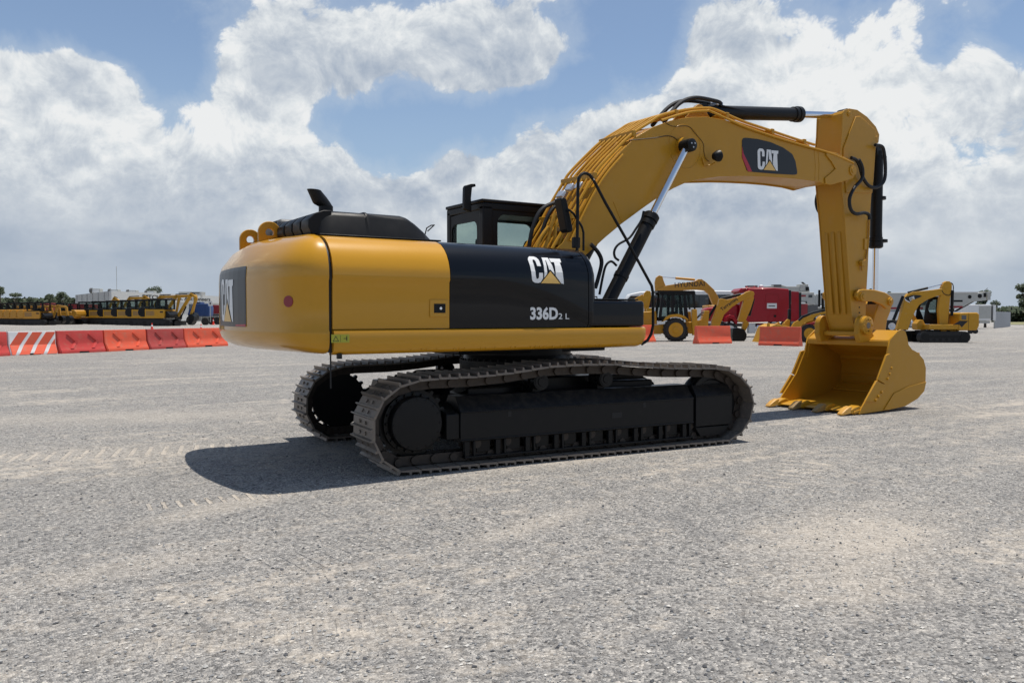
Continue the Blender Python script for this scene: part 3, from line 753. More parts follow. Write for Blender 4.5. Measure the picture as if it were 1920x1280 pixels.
# cab ----------------------------------------------------------------------
CB = MB(); x0, x1, y0, y1, z0, z1 = -.26, 1.28, .43, 1.41, 1.44, 3.06
CB.lohi((x0, y0, z0), (x1, y1, 2.36))                         # lower body
for px, py in ((x0, y0), (x0, y1-.10), (x1-.09, y0), (x1-.09, y1-.09)):
    CB.lohi((px, py, 2.36), (px+(.15 if px == x0 and py == y0 else .09), py+(.10 if px == x0 else .09), 2.98))
CB.lohi((x0, y0, 2.93), (x1, y1, 3.02)); CB.lohi((x0-.015, y0-.01, 3.02), (x1+.03, y1+.01, 3.065))
CB.lohi((.40, y0, 2.36), (.47, y0+.05, 2.95)) if False else None
CB.lohi((x0+.02, y0+.03, 2.36), (x0+.05, y0+.14, 2.98))
CAB = CB.build('cab', 'matt', EX, bevel=.025, seg=3)
gl = mat('cab_glass', (.30, .42, .40), .03, coat=0., spec=.5)
pb = gl.node_tree.nodes['Principled BSDF']; tg = NT(gl.node_tree); tr = tg.new('ShaderNodeBsdfTransparent'); tr.inputs[0].default_value = (.88, .94, .92, 1)
mx = tg.new('ShaderNodeMixShader'); mx.inputs[0].default_value = .14; pb.inputs['Base Color'].default_value = (.01, .02, .02, 1)
tg.l.new(tr.outputs[0], mx.inputs[1]); tg.l.new(pb.outputs[0], mx.inputs[2]); tg.l.new(mx.outputs[0], gl.node_tree.nodes['Material Output'].inputs[0])
def rrect(a0, a1, b0, b1, r, skew=0):
    P = []
    for cx_, cy_, s0 in ((a1-r, b1-r, 0), (a0+r, b1-r, 90), (a0+r, b0+r, 180), (a1-r, b0+r, 270)):
        P += arc(cx_, cy_, r, s0, s0+90, 5)
    return P
def framed(parent, P_in, box, ax, c, th, name='window_frame'):
    """flat frame with a rounded opening, bridged edge by edge"""
    a0, a1, b0, b1 = box; b = MB(); n = len(P_in)
    cx_ = (a0+a1)/2; cy_ = (b0+b1)/2; O = []
    for p_ in P_in:
        dx, dy = p_[0]-cx_, p_[1]-cy_; k = min((a1-cx_)/abs(dx) if dx else 9e9, (b1-cy_)/abs(dy) if dy else 9e9); O.append((cx_+dx*k, cy_+dy*k))
    def P(p_, cc): return (p_[0], cc, p_[1]) if ax == 'y' else (cc, p_[0], p_[1])
    A = [b.b.verts.new(P(p_, c)) for p_ in P_in]; B = [b.b.verts.new(P(p_, c)) for p_ in O]
    C_ = [b.b.verts.new(P(p_, c+th)) for p_ in P_in]; D_ = [b.b.verts.new(P(p_, c+th)) for p_ in O]
    for i in range(n):
        j = (i+1) % n
        for q in ((A[i], A[j], B[j], B[i]), (C_[i], D_[i], D_[j], C_[j]), (A[i], C_[i], C_[j], A[j]), (B[i], B[j], D_[j], D_[i])): b.b.faces.new(q)
    return b.build(name, 'matt', parent)
w1_ = rrect(-.03, 1.05, 2.38, 2.88, .11); f1 = framed(CAB, w1_, (-.12, 1.19, 2.34, 2.96), 'y', .445, .03)
MB().prism(w1_, .455, .461).build('window_pane', gl, f1)
w2_ = rrect(.60, 1.28, 2.30, 2.80, .10); f2 = framed(CAB, w2_, (.50, 1.33, 2.25, 2.95), 'x', -.25, .03)
MB().prism(w2_, -.242, -.236, 'x').build('window_pane', gl, f2)
w3_ = rrect(-.12, 1.15, 2.34, 2.90, .12); f3 = framed(CAB, w3_, (-.2, 1.2, 2.3, 2.96), 'y', 1.375, .03); MB().prism(w3_, 1.385, 1.391).build('window_pane', gl, f3)
w4_ = rrect(.52, 1.32, 2.0, 2.9, .1); f4 = framed(CAB, w4_, (.47, 1.37, 1.6, 2.96), 'x', 1.235, .03); MB().prism(w4_, 1.245, 1.251, 'x').build('window_pane', gl, f4)
se = MB(); se.lohi((.1, .68, 2.2), (.55, 1.15, 2.33)); se.lohi((.02, .70, 2.3), (.14, 1.13, 2.62)); se.build('seat', 'rubber', CAB, bevel=.03)
lv = MB(); lv.tube([(.42, .62, 2.3), (.50, .60, 2.45)], .02, 8); lv.lathe((.50, .60, 2.44), (.3, 0, 1), [(0, .03), (.06, .04), (.12, .03), (.14, .01)], 12); lv.build('control_lever', 'rubber', CAB)
MB().tube([(1.0, .46, 2.36), (.92, .46, 2.93)], .012, 8).build('wiper', 'rubber', CAB)
# bracket above the rear corner of the cab
bk = MB(); P_ = X([(870, 352), (872, 348), (882, 345), (890, 345), (891, 350), (884, 352), (882, 372), (883, 398), (869, 392)], .62)
bk.prism(P_, .60, .66); bk.build('camera_bracket', 'matt', CAB, bevel=.006)

# boom --------------------------------------------------------------------
TOPE = [(1055, 455), (1075, 420), (1095, 385), (1120, 340), (1142, 310), (1165, 283), (1192, 257), (1225, 238), (1258, 226), (1292, 220), (1325, 219), (1360, 225), (1392, 236), (1440, 252), (1491, 268), (1530, 279), (1548, 283), (1566, 287)]
ENDE = [(1592, 300), (1600, 309), (1603, 322), (1598, 334), (1590, 338)]
BOTE = [(1557, 347), (1535, 341), (1500, 336), (1467, 333), (1430, 331), (1397, 330), (1350, 331), (1311, 336), (1285, 343), (1263, 353), (1240, 366), (1203, 392), (1165, 420), (1135, 445), (1100, 477)]
BY = .36
top = X(TOPE, -BY); end_ = X(ENDE, -BY); bot = X(BOTE, -BY)
foot = [(.52, 2.12), (.38, 1.98), (.22, 1.90), (.10, 1.98), (.06, 2.12), (.16, 2.26)]
OUT = top+end_+bot+foot
def shrink(P, d):
    n = len(P); A = sum(P[i][0]*P[(i+1) % n][1]-P[(i+1) % n][0]*P[i][1] for i in range(n)); sg = 1 if A > 0 else -1; O = []
    for i in range(n):
        a, b, c = Vector(P[i-1]), Vector(P[i]), Vector(P[(i+1) % n])
        n1, n2_ = Vector(((b-a).y, -(b-a).x)).normalized(), Vector(((c-b).y, -(c-b).x)).normalized()
        nn = (n1+n2_); nn = nn.normalized() if nn.length > .1 else n1
        O.append(tuple(b-nn*d*sg))
    return O
bo = MB(); bo.prism(shrink(OUT, .022), -BY+.02, BY-.02); bo.prism(OUT, -BY, -BY+.02); bo.prism(OUT, BY-.02, BY)
BOOM = bo.build('boom', 'yel', EX, smooth=25, bevel=.004)
bp = MB()
P_ = X([(1549, 284), (1547, 291), (1557, 303), (1565, 317), (1555, 326), (1545, 334), (1546, 345), (1557, 347), (1590, 337.5), (1598, 334), (1602, 322), (1599, 309), (1592, 301), (1566, 287)], -BY)
bp.prism(P_, -BY-.022, -BY-.001); bp.build('boom_nose_plate', 'yel', BOOM, bevel=.006)
for (u, v) in ((1596, 320),):
    q = at(u, v, 'y', -BY); MB().lathe((q.x, -BY-.02, q.z), (0, -1, 0), [(0, .085), (.02, .085), (.022, .05), (.03, .05)], 28).build('boom_pin', 'yel', BOOM)
# weld seam and stiffener lines
wl = MB(); a, b = at(1105, 372, 'y', -BY-.002), at(1165, 418, 'y', -BY-.002); wl.tube([at(1150, 378, 'y', -BY-.001), at(1166, 418, 'y', -BY-.001)], .005, 6); wl.build('weld_line', 'yel', BOOM)
for pts_ in (((1527, 282), (1529, 310), (1528, 338)), ((1534, 283), (1536, 310), (1535, 339))):
    MB().tube([at(u, v, 'y', -BY-.001) for u, v in pts_], .005, 6).build('weld_line', 'yel', BOOM)
q = at(1284, 275, 'y', -BY-.001); MB().tube([(q.x+.30*math.cos(R_(a)), -BY-.001, q.z+.30*math.sin(R_(a))) for a in range(0, 361, 12)], .0045, 5, False).build('weld_ring', 'yel', BOOM)
# decal on the boom
P_ = X([(1391, 263), (1393, 259.5), (1397, 258.5), (1420, 261), (1445, 267), (1468, 277), (1485, 289), (1491, 302), (1494.5, 322), (1494, 326.5), (1489, 328), (1450, 326), (1405, 322), (1400, 320), (1391, 295)], -BY)
BD = MB().prism(P_, -BY-.005, -BY-.001).build('boom_decal', 'decal', BOOM)
P_ = X([(1391, 275), (1393.5, 288), (1402, 305), (1409.5, 322), (1402, 322), (1391, 296)], -BY)
MB().prism(P_, -BY-.007, -BY-.004).build('decal_stripe', 'red', BD)
q0, q1, q2 = at(1418.5, 318.5, 'y', -BY), at(1458, 321, 'y', -BY), at(1418.5, 277, 'y', -BY)
xd = (q1-q0); h_ = q2.z-q0.z
emblem(BD, (q0.x, -BY-.004, q0.z), (xd.x, 0, xd.z), (0, 0, 1), h_, None, 0, xd.length/(h_*1.245))
# work lamp
q = at(1343, 293, 'y', -.50)
lm = MB(); lm.lathe((q.x-.07, -.50, q.z-.01), (1, -.15, .15), [(0, .02), (.02, .05), (.08, .078), (.11, .082), (.125, .07), (.126, .02)], 20); lamp = lm.build('work_lamp', 'matt', BOOM)
lb = MB(); lb.tube([(q.x-.02, -.50, q.z-.09), (q.x-.04, -.42, q.z-.12), (q.x-.10, -.37, q.z-.11), (q.x-.14, -.37, q.z-.02)], .011, 8); lb.build('lamp_bracket', 'yel', lamp)
wr = MB(); wr.tube(smooth_path([at(u, v, 'y', -BY-.006) for u, v in ((1245, 228), (1262, 237), (1290, 237), (1303, 250), (1318, 268), (1320, 285), (1323, 297), (1330, 303))], 5), .004, 5); wr.build('lamp_cable', 'link', BOOM)
wr = MB(); wr.tube(smooth_path([at(u, v, 'y', -BY-.006) for u, v in ((1180, 263), (1225, 259), (1250, 255), (1264, 258), (1275, 268))], 5), .006, 5); wr.build('grease_line', 'link', BOOM)
# hydraulic lines along the upper edge
def bline(name, y, lift, pxs, r, m='yel', n=5):
    P = []
    for (u, v) in pxs:
        q = at(u, v, 'y', -BY); P.append(Vector((q.x, y, q.z+lift)))
    return MB().tube(smooth_path(P, n), r, 8).build(name, m, BOOM)
run = [(1020, 505), (1045, 460), (1070, 418), (1092, 378), (1117, 335), (1128, 318), (1160, 284), (1190, 256), (1224, 234), (1245, 222), (1290, 212), (1325, 209), (1345, 212), (1392, 232), (1440, 248), (1491, 265), (1530, 277)]
LN1 = [(985, 470), (1010, 428), (1040, 372), (1075, 330), (1118, 277), (1160, 253), (1205, 231), (1222, 221), (1290, 212), (1325, 209), (1350, 215), (1400, 236), (1455, 257), (1500, 272), (1560, 288), (1590, 304), (1600, 308)]
for k, (yy, lf) in enumerate(((-.33, .05), (-.225, .055), (-.12, .06), (-.015, .055), (.10, .06), (.22, .055), (.32, .06))):
    bline('hydraulic_pipe', yy, lf, run[:12 if k in (2, 3, 4) else 17], .0165 if k % 3 else .021)
for (u, v) in ((1075, 410), (1117, 335), (1190, 256), (1270, 217), (1365, 222), (1450, 252), (1510, 271)):
    q = at(u, v, 'y', -BY); MB().lohi((q.x-.03, -.36, q.z), (q.x+.03, .36, q.z+.085)).build('pipe_clamp', 'yel', BOOM, bevel=.008)
side_line = [(1122, 345), (1128, 325), (1150, 300), (1175, 275), (1190, 262), (1212, 250), (1240, 238)]
MB().tube(smooth_path([at(u, v, 'y', -BY-.03) for u, v in ((1070, 452), (1092, 405), (1118, 355), (1140, 322), (1168, 290))], 5), .016, 8).build('hydraulic_pipe', 'yel', BOOM)
fl = MB(); fl.tube(smooth_path([at(u, v, 'y', -BY-.02) for u, v in ((1240, 226), (1290, 211), (1325, 208), (1335, 210), (1392, 236), (1450, 256), (1500, 271), (1550, 285), (1580, 297), (1600, 306))], 5), .017, 8); fl.build('hydraulic_pipe', 'yel', BOOM)
# silver clamps and couplings on the lower run
for (u, v) in ((1068, 352), (1085, 349), (1052, 365)):
    q = at(u, v, 'y', -.1); MB().box((q.x, -.1, q.z), (.10, .13, .05), ry=R_(-55)).build('pipe_coupling', 'silver', BOOM, bevel=.01)
for (u, v) in ((1165, 252), (1178, 245), (1190, 240), (1240, 214)):
    q = at(u, v, 'y', 0.); MB().box((q.x, 0, q.z-.02), (.07, .2, .04), ry=R_(-32)).build('pipe_coupling', 'silver', BOOM, bevel=.008)
# hoses from body to boom foot
for k, pts_ in enumerate(([(992, 462), (998, 430), (1010, 400), (1025, 386), (1045, 380), (1058, 385)], [(1010, 464), (1018, 430), (1030, 400), (1045, 384), (1060, 378)], [(1108, 458), (1122, 474), (1128, 492), (1122, 520), (1116, 540)])):
    MB().tube(smooth_path([at(u, v, 'y', -.15+.15*k if k < 2 else -.45) for u, v in pts_], 6), .026, 10).build('hydraulic_hose', 'rubber', EX)
for pts_ in ([(1020, 470), (1030, 440), (1034, 420), (1040, 400)], [(1004, 470), (1014, 445), (1028, 425)], [(1036, 470), (1040, 450), (1044, 418), (1060, 395)], [(1048, 462), (1054, 440), (1070, 415), (1085, 385)]):
    MB().tube(smooth_path([at(u, v, 'y', -.30) for u, v in pts_], 6), .022, 10).build('hydraulic_pipe', 'yel', BOOM)
q = at(1042, 445, 'y', -.2); MB().box((q.x, -.2, q.z-.06), (.14, .2, .10)).build('valve_block', 'yel', BOOM, bevel=.01)
for ang in (0, 1, 2):
    MB().tube([(q.x-.03+.02*ang, -.24, q.z), (q.x-.05+.03*ang, -.26, q.z+.07), (q.x-.02+.03*ang, -.24, q.z+.12)], .008, 6).build('valve_hose', 'rubber', BOOM)

def ram(name, a, b, split, rb, rr, yy, parent, eye=True, gland=True):
    """cylinder barrel from a, rod out to b"""
    a, b = Vector(a), Vector(b); d = (b-a).normalized(); c = a+(b-a)*split
    m_ = MB(); m_.cyl(a, c, rb, 32)
    if gland: m_.lathe(c-d*.19, d, [(0, rb+.001), (.005, rb*1.14), (.07, rb*1.14), (.075, rb*1.05), (.085, rb*1.05), (.09, rb*1.22), (.17, rb*1.22), (.19, rb*1.02), (.20, rr*1.3)], 32)
    m_.cyl(a-Vector((0, .07, 0)), a+Vector((0, .07, 0)), rb*1.15, 24)
    ba = m_.build(name, 'matt', parent)
    MB().cyl(c, b, rr, 24).build('piston_rod', 'chrome', ba)
    if eye: MB().cyl(b-Vector((0, .075, 0)), b+Vector((0, .075, 0)), rr*1.85, 28).build('rod_eye', 'matt', ba)
    return ba
for sg in (-1, 1):
    if sg < 0: pt_ = at(1288, 274, 'y', -.52); pb_ = at(1142, 563, 'y', -.52); md = at(1219, 398, 'y', -.52)
    frac = (md-pb_).length/(pt_-pb_).length
    ext = pb_+(pb_-pt_).normalized()*.25; frac2 = ((md-ext).length)/((pt_-ext).length)
    A_, B_ = Vector((ext.x, sg*.52, ext.z)), Vector((pt_.x, sg*.52, pt_.z))
    r = ram('boom_cylinder', A_, B_, frac2, .088, .048, sg*.52, EX)
    if sg < 0:
        bb = MB(); bb.lathe((B_.x, -.595, B_.z), (0, -1, 0), [(0, .085), (.03, .085), (.035, .078), (.04, .02)], 28); bb.build('pin_cap', 'matt', r)
        bt = MB()
        for k in range(3): bt.cyl((B_.x+.035*math.cos(2.1*k+.6), -.634, B_.z+.035*math.sin(2.1*k+.6)), (B_.x+.035*math.cos(2.1*k+.6), -.645, B_.z+.035*math.sin(2.1*k+.6)), .011, 6)
        bt.build('cap_bolts', 'silver', r)
    d = (B_-A_).normalized()
    pp = [A_+d*.15+Vector((0, sg*.0, 0))+Vector((-.10, sg*.06, .06)), A_+d*.5+Vector((-.13, sg*.08, .02)), A_+d*.62+Vector((-.20, sg*.08, .0)), A_+d*.85+Vector((-.16, sg*.08, .03)), A_+d*1.1+Vector((-.10, sg*.07, .05)), A_+d*1.25+Vector((-.08, sg*.05, .05))]
    MB().tube(smooth_path([at(u, v, 'y', sg*.58) if sg < 0 else Vector((at(u, v, 'y', -.58).x, .58, at(u, v, 'y', -.58).z)) for u, v in ((1207, 396), (1203, 412), (1193, 428), (1180, 446), (1160, 458), (1152, 470), (1153, 482), (1160, 488))], 5), .016, 8).build('cylinder_pipe', 'matt', r)
    MB().tube(smooth_path([at(u, v, 'y', sg*.58) if sg < 0 else Vector((at(u, v, 'y', -.58).x, .58, at(u, v, 'y', -.58).z)) for u, v in ((1124, 552), (1130, 520), (1136, 498), (1146, 490), (1156, 498))], 5), .016, 8).build('cylinder_pipe', 'matt', r)
    q = A_+d*.62; MB().cyl(q-d*.03, q+d*.03, .097, 24).build('barrel_clamp', 'matt', r)
bs = MB(); q = at(1282, 274, 'y', -.40); bs.cyl((q.x, -.46, q.z), (q.x, .46, q.z), .115, 32); bs.build('cylinder_boss', 'yel', BOOM)
# stick cylinder on top of the boom
s0, s1, sm = at(1335, 213, 'y', 0), at(1578, 216, 'y', 0), at(1500, 215.5, 'y', 0)
A_ = Vector((s0.x-.22, 0, s0.z-.01)); B_ = Vector((s1.x+.05, 0, s1.z)); frac = (sm.x-A_.x)/(B_.x-A_.x)
SC = ram('stick_cylinder', A_, B_, frac, .103, .055, 0, EX)
for dy in (-.05, .05):
    MB().tube(smooth_path([(A_.x+.30, dy*1.6, A_.z+.11), (A_.x+.30, dy*1.6, A_.z+.16), (A_.x+.12, dy*1.6, A_.z+.175), (A_.x-.25, dy*2, A_.z+.15), (A_.x-.55, dy*2, A_.z+.02), (A_.x-.85, dy*2.4, A_.z-.28)], 6), .03, 10).build('hydraulic_hose', 'rubber', SC)
MB().box((A_.x+.30, 0, A_.z+.15), (.13, .17, .06)).build('hose_coupling', 'silver', SC, bevel=.01)
MB().tube([(A_.x+.30, -.09, A_.z+.12), (A_.x+1.3, -.09, A_.z+.10)], .014, 8).build('cylinder_pipe', 'matt', SC)
q = X([(1283, 222), (1302, 200), (1308, 196), (1315, 198), (1320, 206), (1330, 222)], -.13)
for yy in (-.15, .11): MB().prism(q, yy, yy+.04).build('cylinder_bracket', 'yel', BOOM, bevel=.006)

# stick --------------------------------------------------------------------
SY = .25
near = [(1580, 212), (1582.5, 206.5), (1592.5, 203.5), (1607.5, 206), (1626, 219), (1642.5, 237.5), (1649, 252.5), (1647.5, 267.5), (1640.5, 273), (1640, 290), (1636, 340), (1632, 394), (1629, 460), (1627.5, 500), (1624, 560), (1623, 600), (1618, 622), (1612, 628), (1605, 622),
        (1597, 595), (1593, 540), (1588.5, 480), (1584.5, 420), (1580, 370), (1577, 335), (1574, 300), (1576, 277), (1578.7, 247)]
SO = X(near, -SY)
st_ = MB(); st_.prism(shrink(SO, .012), -SY+.02, SY-.02); st_.prism(SO, -SY, -SY+.02); st_.prism(SO, SY-.02, SY)
STK = st_.build('stick', 'yel', EX, smooth=25, bevel=.005)
rp = X([(1603, 219), (1611, 218), (1640, 244), (1640.5, 275), (1636, 340), (1634, 362), (1585, 362), (1580, 300), (1580, 278), (1592, 246)], -SY)
MB().prism(rp, -SY-.02, -SY-.001).build('stick_doubler', 'yel', STK, bevel=.012)
rb = MB()
tp_, bp_ = at(1587, 430, 'y', -SY), at(1597, 590, 'y', -SY)
for yy in (-.15, -.03, .09):
    P0_, P1_ = Vector((tp_.x-.002, 0, tp_.z)), Vector((bp_.x-.002, 0, bp_.z)); d = (P1_-P0_).normalized(); nx = Vector((d.z, 0, -d.x)); nx = nx if nx.x < 0 else -nx
    rb.prism([(P0_.x, P0_.z), (P0_.x+nx.x*.03+d.x*.05, P0_.z+nx.z*.03+d.z*.05), (P1_.x+nx.x*.03-d.x*.05, P1_.z+nx.z*.03-d.z*.05), (P1_.x, P1_.z)], yy, yy+.055)
rb.build('wear_bars', 'yel', STK, bevel=.004)
for (u, v, r) in ((1592, 213, .05), (1642, 259, .05)):
    q = at(u, v, 'y', -SY); MB().lathe((q.x, -SY-.001, q.z), (0, -1, 0), [(0, r), (.012, r), (.014, r*.6), (.02, r*.5)], 24).build('pin_cap', 'yel', STK)
# two side plates at the top carry the rod
for (u, v) in ((1611, 576), (1611, 586)):
    q = at(u, v, 'y', -SY); MB().cyl((q.x, -SY, q.z), (q.x, -SY-.006, q.z), .014, 10).build('grease_hole', 'matt', STK)
# bucket cylinder in front of the stick
c0, c1, c2 = at(1645, 285, 'y', -.02), at(1640.5, 465, 'y', -.02), at(1640, 568, 'y', -.02)
BC = ram('bucket_cylinder', c0, c2, (c1-c0).length/(c2-c0).length, .10, .052, 0, EX)
MB().tube([at(1653, 300, 'y', -.1), at(1651, 400, 'y', -.1), at(1653, 450, 'y', -.1), at(1651, 456, 'y', -.1)], .016, 8).build('cylinder_pipe', 'matt', BC)
for u, v in ((1648, 297), (1647, 372), (1650, 452)):
    q = at(u, v, 'y', -.02); MB().cyl(q+Vector((0, 0, -.025)), q+Vector((0, 0, .025)), .125, 20).build('barrel_clamp', 'matt', BC)
hs = [[(1641, 272), (1652, 274), (1657, 282), (1660, 310), (1658, 338), (1645, 351), (1630, 349), (1618, 333), (1612, 312), (1605, 300), (1596, 296)],
      [(1610, 299), (1617, 315), (1616, 335), (1602, 352), (1593, 372), (1595, 392), (1605, 401), (1620, 399), (1629, 403), (1630, 412)]]
for k, P_ in enumerate(hs):
    MB().tube(smooth_path([at(u, v, 'y', -.34-.03*k) for u, v in P_], 6), .028, 12).build('hydraulic_hose', 'rubber', STK)
MB().tube(smooth_path([at(u, v, 'y', .34) for u, v in ((1545, 352), (1534, 362), (1530, 378), (1534, 395), (1546, 408))], 6), .026, 10).build('hydraulic_hose', 'rubber', STK)
MB().tube([at(u, v, 'y', -.27) for u, v in ((1630, 412), (1629, 440), (1627, 470), (1624, 485))], .013, 8).build('hydraulic_pipe', 'yel', STK)
q = at(1613, 494, 'y', -SY); vb = MB(); vb.box((q.x, -.28, q.z), (.07, .06, .09)); vb.cyl((q.x-.06, -.28, q.z+.02), (q.x+.09, -.28, q.z+.06), .02, 10); vb.cyl((q.x, -.28, q.z-.05), (q.x+.01, -.28, q.z-.12), .016, 8); vb.build('line_valve', 'yel', STK, bevel=.006)
MB().lohi((at(1626, 455, 'y', -SY).x-.1, -.27, at(1626, 448, 'y', -SY).z-.18), (at(1626, 455, 'y', -SY).x, -.252, at(1626, 448, 'y', -SY).z)).build('pipe_bracket', 'yel', STK)

# linkage
def plate(name, pts, y, th, m='yel', parent=None, bev=.01):
    return MB().prism(X(pts, y), y, y+th).build(name, m, parent or EX, bevel=bev)
def circ_px(u, v, y, r, n=24):
    q = at(u, v, 'y', y); return [(q.x+r*math.cos(2*PI*k/n), q.z+r*math.sin(2*PI*k/n)) for k in range(n)]
for sgn in (-1, 1):
    y = -.34 if sgn < 0 else .27
    pts_ = [(1608, 548), (1612, 543), (1620, 542), (1640, 543), (1660, 548), (1672, 556), (1676, 566), (1672, 576), (1664, 579), (1656, 572), (1640, 565), (1622, 565), (1612, 563), (1607, 556)]
    Pn = X(pts_, -.34)
    lk = MB().prism(Pn, y, y+.07).build('guide_link', 'yel', EX, bevel=.015)
    if sgn < 0:
        for u, v, r in ((1616, 556, .05), (1668, 565, .045)):
            q = at(u, v, 'y', -.34); MB().lathe((q.x, -.34, q.z), (0, -1, 0), [(0, r*1.5), (.03, r*1.5), (.035, r*.9), (.05, r*.8)], 24).build('link_pin', 'yel', lk)
pl_ = X([(1640, 572), (1652, 560), (1668, 562), (1664, 585), (1658, 600), (1655, 622), (1640, 632), (1628, 625), (1632, 600)], -.10)
MB().prism(pl_, -.16, .16).build('power_link', 'yel', EX, bevel=.02)

# bucket -------------------------------------------------------------------
BW = .80
SIDE = [(1669, 637), (1676, 629), (1683, 621), (1690.5, 617.5), (1697.5, 621), (1701, 632), (1703.5, 646), (1710, 655), (1721, 661), (1732, 674), (1736, 690), (1735.4, 716), (1731.5, 733), (1719, 747), (1696, 761), (1664, 768), (1627, 774), (1611, 776),
        (1616, 764), (1624, 750.4), (1647, 711), (1663.6, 666), (1665, 657)]
bpts = X(SIDE, -BW)
bk_ = MB()
bk_.prism(bpts, -BW, -BW+.025); bk_.prism(bpts, BW-.025, BW)
shell = X([(1669, 638), (1690, 619), (1697, 626), (1702, 646), (1712, 657), (1728, 670), (1734, 690), (1733, 716), (1729, 731), (1717, 744.5), (1694, 758), (1664, 765), (1627, 771), (1611, 773.5)], -BW)
shell = [shell[0]] + [tuple(v) for v in [((a[0]+b[0])/2, (a[1]+b[1])/2) for a, b in zip(shell, shell[1:])][:0]] + shell[1:]
th = .03
cen = (sum(p_[0] for p_ in shell)/len(shell)-.25, sum(p_[1] for p_ in shell)/len(shell)+.05)
inn = []
for i, p_ in enumerate(shell):
    a = Vector(shell[max(i-1, 0)]); b = Vector(shell[min(i+1, len(shell)-1)]); d = (b-a).normalized(); nn = Vector((d.y, -d.x))
    if nn.dot(Vector(cen)-Vector(p_)) < 0: nn = -nn
    inn.append((p_[0]+nn.x*th, p_[1]+nn.y*th))
rows = [[(p_[0], y, p_[1]) for p_ in shell+inn[::-1]] for y in (-BW+.02, BW-.02)]
V = bk_.grid(rows, True)
for r in V: bk_.b.faces.new(r)
BUC = bk_.build('bucket', 'yel', EX, smooth=40)
# upper torsion box lip, corner gussets, wear strips
tl = at(1669, 638, 'y', -BW)
MB().lohi((tl.x-.02, -BW+.025, tl.z-.10), (tl.x+.06, BW-.025, tl.z-.012)).build('top_beam', 'yel', BUC, bevel=.01)
for yy in (-BW+.03, BW-.05):
    MB().prism([(tl.x, tl.z-.10), (tl.x+.24, tl.z-.10), (tl.x+.03, tl.z-.34), (tl.x-.03, tl.z-.34)], yy, yy+.02).build('corner_gusset', 'yel', BUC)
P_ = X([(1675, 737), (1703, 724), (1735.4, 715), (1731.5, 733), (1719, 747), (1696, 761), (1664, 768), (1656, 768)], -BW)
MB().prism(P_, -BW-.016, -BW-.001).build('wear_plate', 'yel', BUC, bevel=.004)
P2 = [(a, b) for a, b in P_]; MB().prism(P2, BW+.001, BW+.016).build('wear_plate', 'yel', BUC, bevel=.004)
for i in range(5):
    a = Vector(shell[5+i*1]); MB().box((a.x, 0, a.y), (.16, 2*BW-.1, .03), ry=R_((-75, -90, -105, -125, -150)[i]) if i < 5 else 0).build('heel_bar', 'yel', BUC, bevel=.005)
# bolted side cutters
for sgn in (-1, 1):
    for P_, hol in (([(1663.6, 665), (1667, 663), (1670, 672), (1659, 720), (1647, 711)], ((1669.5, 690), (1666, 701), (1662.5, 710))), ([(1645, 713), (1659, 722), (1652, 738), (1641, 753), (1624, 752)], ((1651, 735), (1645, 743), (1640, 750)))):
        Q = X(P_, -BW-.02); Q = [(x-.04*(1 if i in (0, 4) else 0), z) for i, (x, z) in enumerate(Q)]
        y = sgn*(BW+.002)
        cu_ = MB().prism(Q, y, y+sgn*.035).build('side_cutter', 'yel', BUC, bevel=.006)
        for u, v in hol:
            q = at(u, v, 'y', -BW-.02); MB().lathe((q.x, y+sgn*.0355, q.z), (0, sgn, 0), [(0, .024), (.018, .024), (.022, .012)], 12).build('cutter_bolt', 'yel', cu_)
# lip and teeth
lp_ = at(1600, 776, 'y', -BW)
lip = MB(); lz = .045; lx = at(1612, 774, 'y', -BW).x
lip.prism([(lx+.10, lz+.05), (lx-.10, lz+.02), (lx-.12, lz+.005), (lx-.10, lz-.01), (lx+.10, lz-.015)], -BW+.01, BW-.01); lip.build('cutting_edge', 'yel', BUC, bevel=.004)
tmatd = mat('dusty_tooth', (.30, .175, .045), .5, var=.3, dirt=(.18, .14, .10), dirtamt=.5, vscale=9)
tmatw = mat('worn_tooth', (.60, .31, .05), .4, var=.1, dirt=(.18, .14, .10), dirtamt=.8, vscale=7)
for k, y in enumerate((-.70, -.235, .235, .70)):
    ad = MB()
    ad.prism([(lx+.12, lz+.06), (lx+.02, lz+.10), (lx-.10, lz+.075), (lx-.17, lz+.05), (lx-.19, lz-.01), (lx-.08, lz-.03), (lx+.10, lz-.02)], y-.075, y+.075)
    A = ad.build('tooth_adapter', 'yel', BUC, bevel=.014, seg=3)
    tt_ = MB(); rows = []
    for tx, hw, z0_, z1_ in ((-.13, .068, -.012, .098), (-.20, .072, -.014, .088), (-.27, .062, -.025, .055), (-.34, .058, -.032, .015), (-.375, .05, -.034, -.012)):
        rows.append([(lx+tx, y-hw, lz+z0_), (lx+tx, y+hw, lz+z0_), (lx+tx, y+hw*.8, lz+z1_), (lx+tx, y-hw*.8, lz+z1_)])
    V = tt_.grid(rows, True); tt_.b.faces.new(V[0]); tt_.b.faces.new(V[-1])
    tt_.build('bucket_tooth', tmatd if k in (1, 2) else tmatw, A, bevel=.012, seg=3)
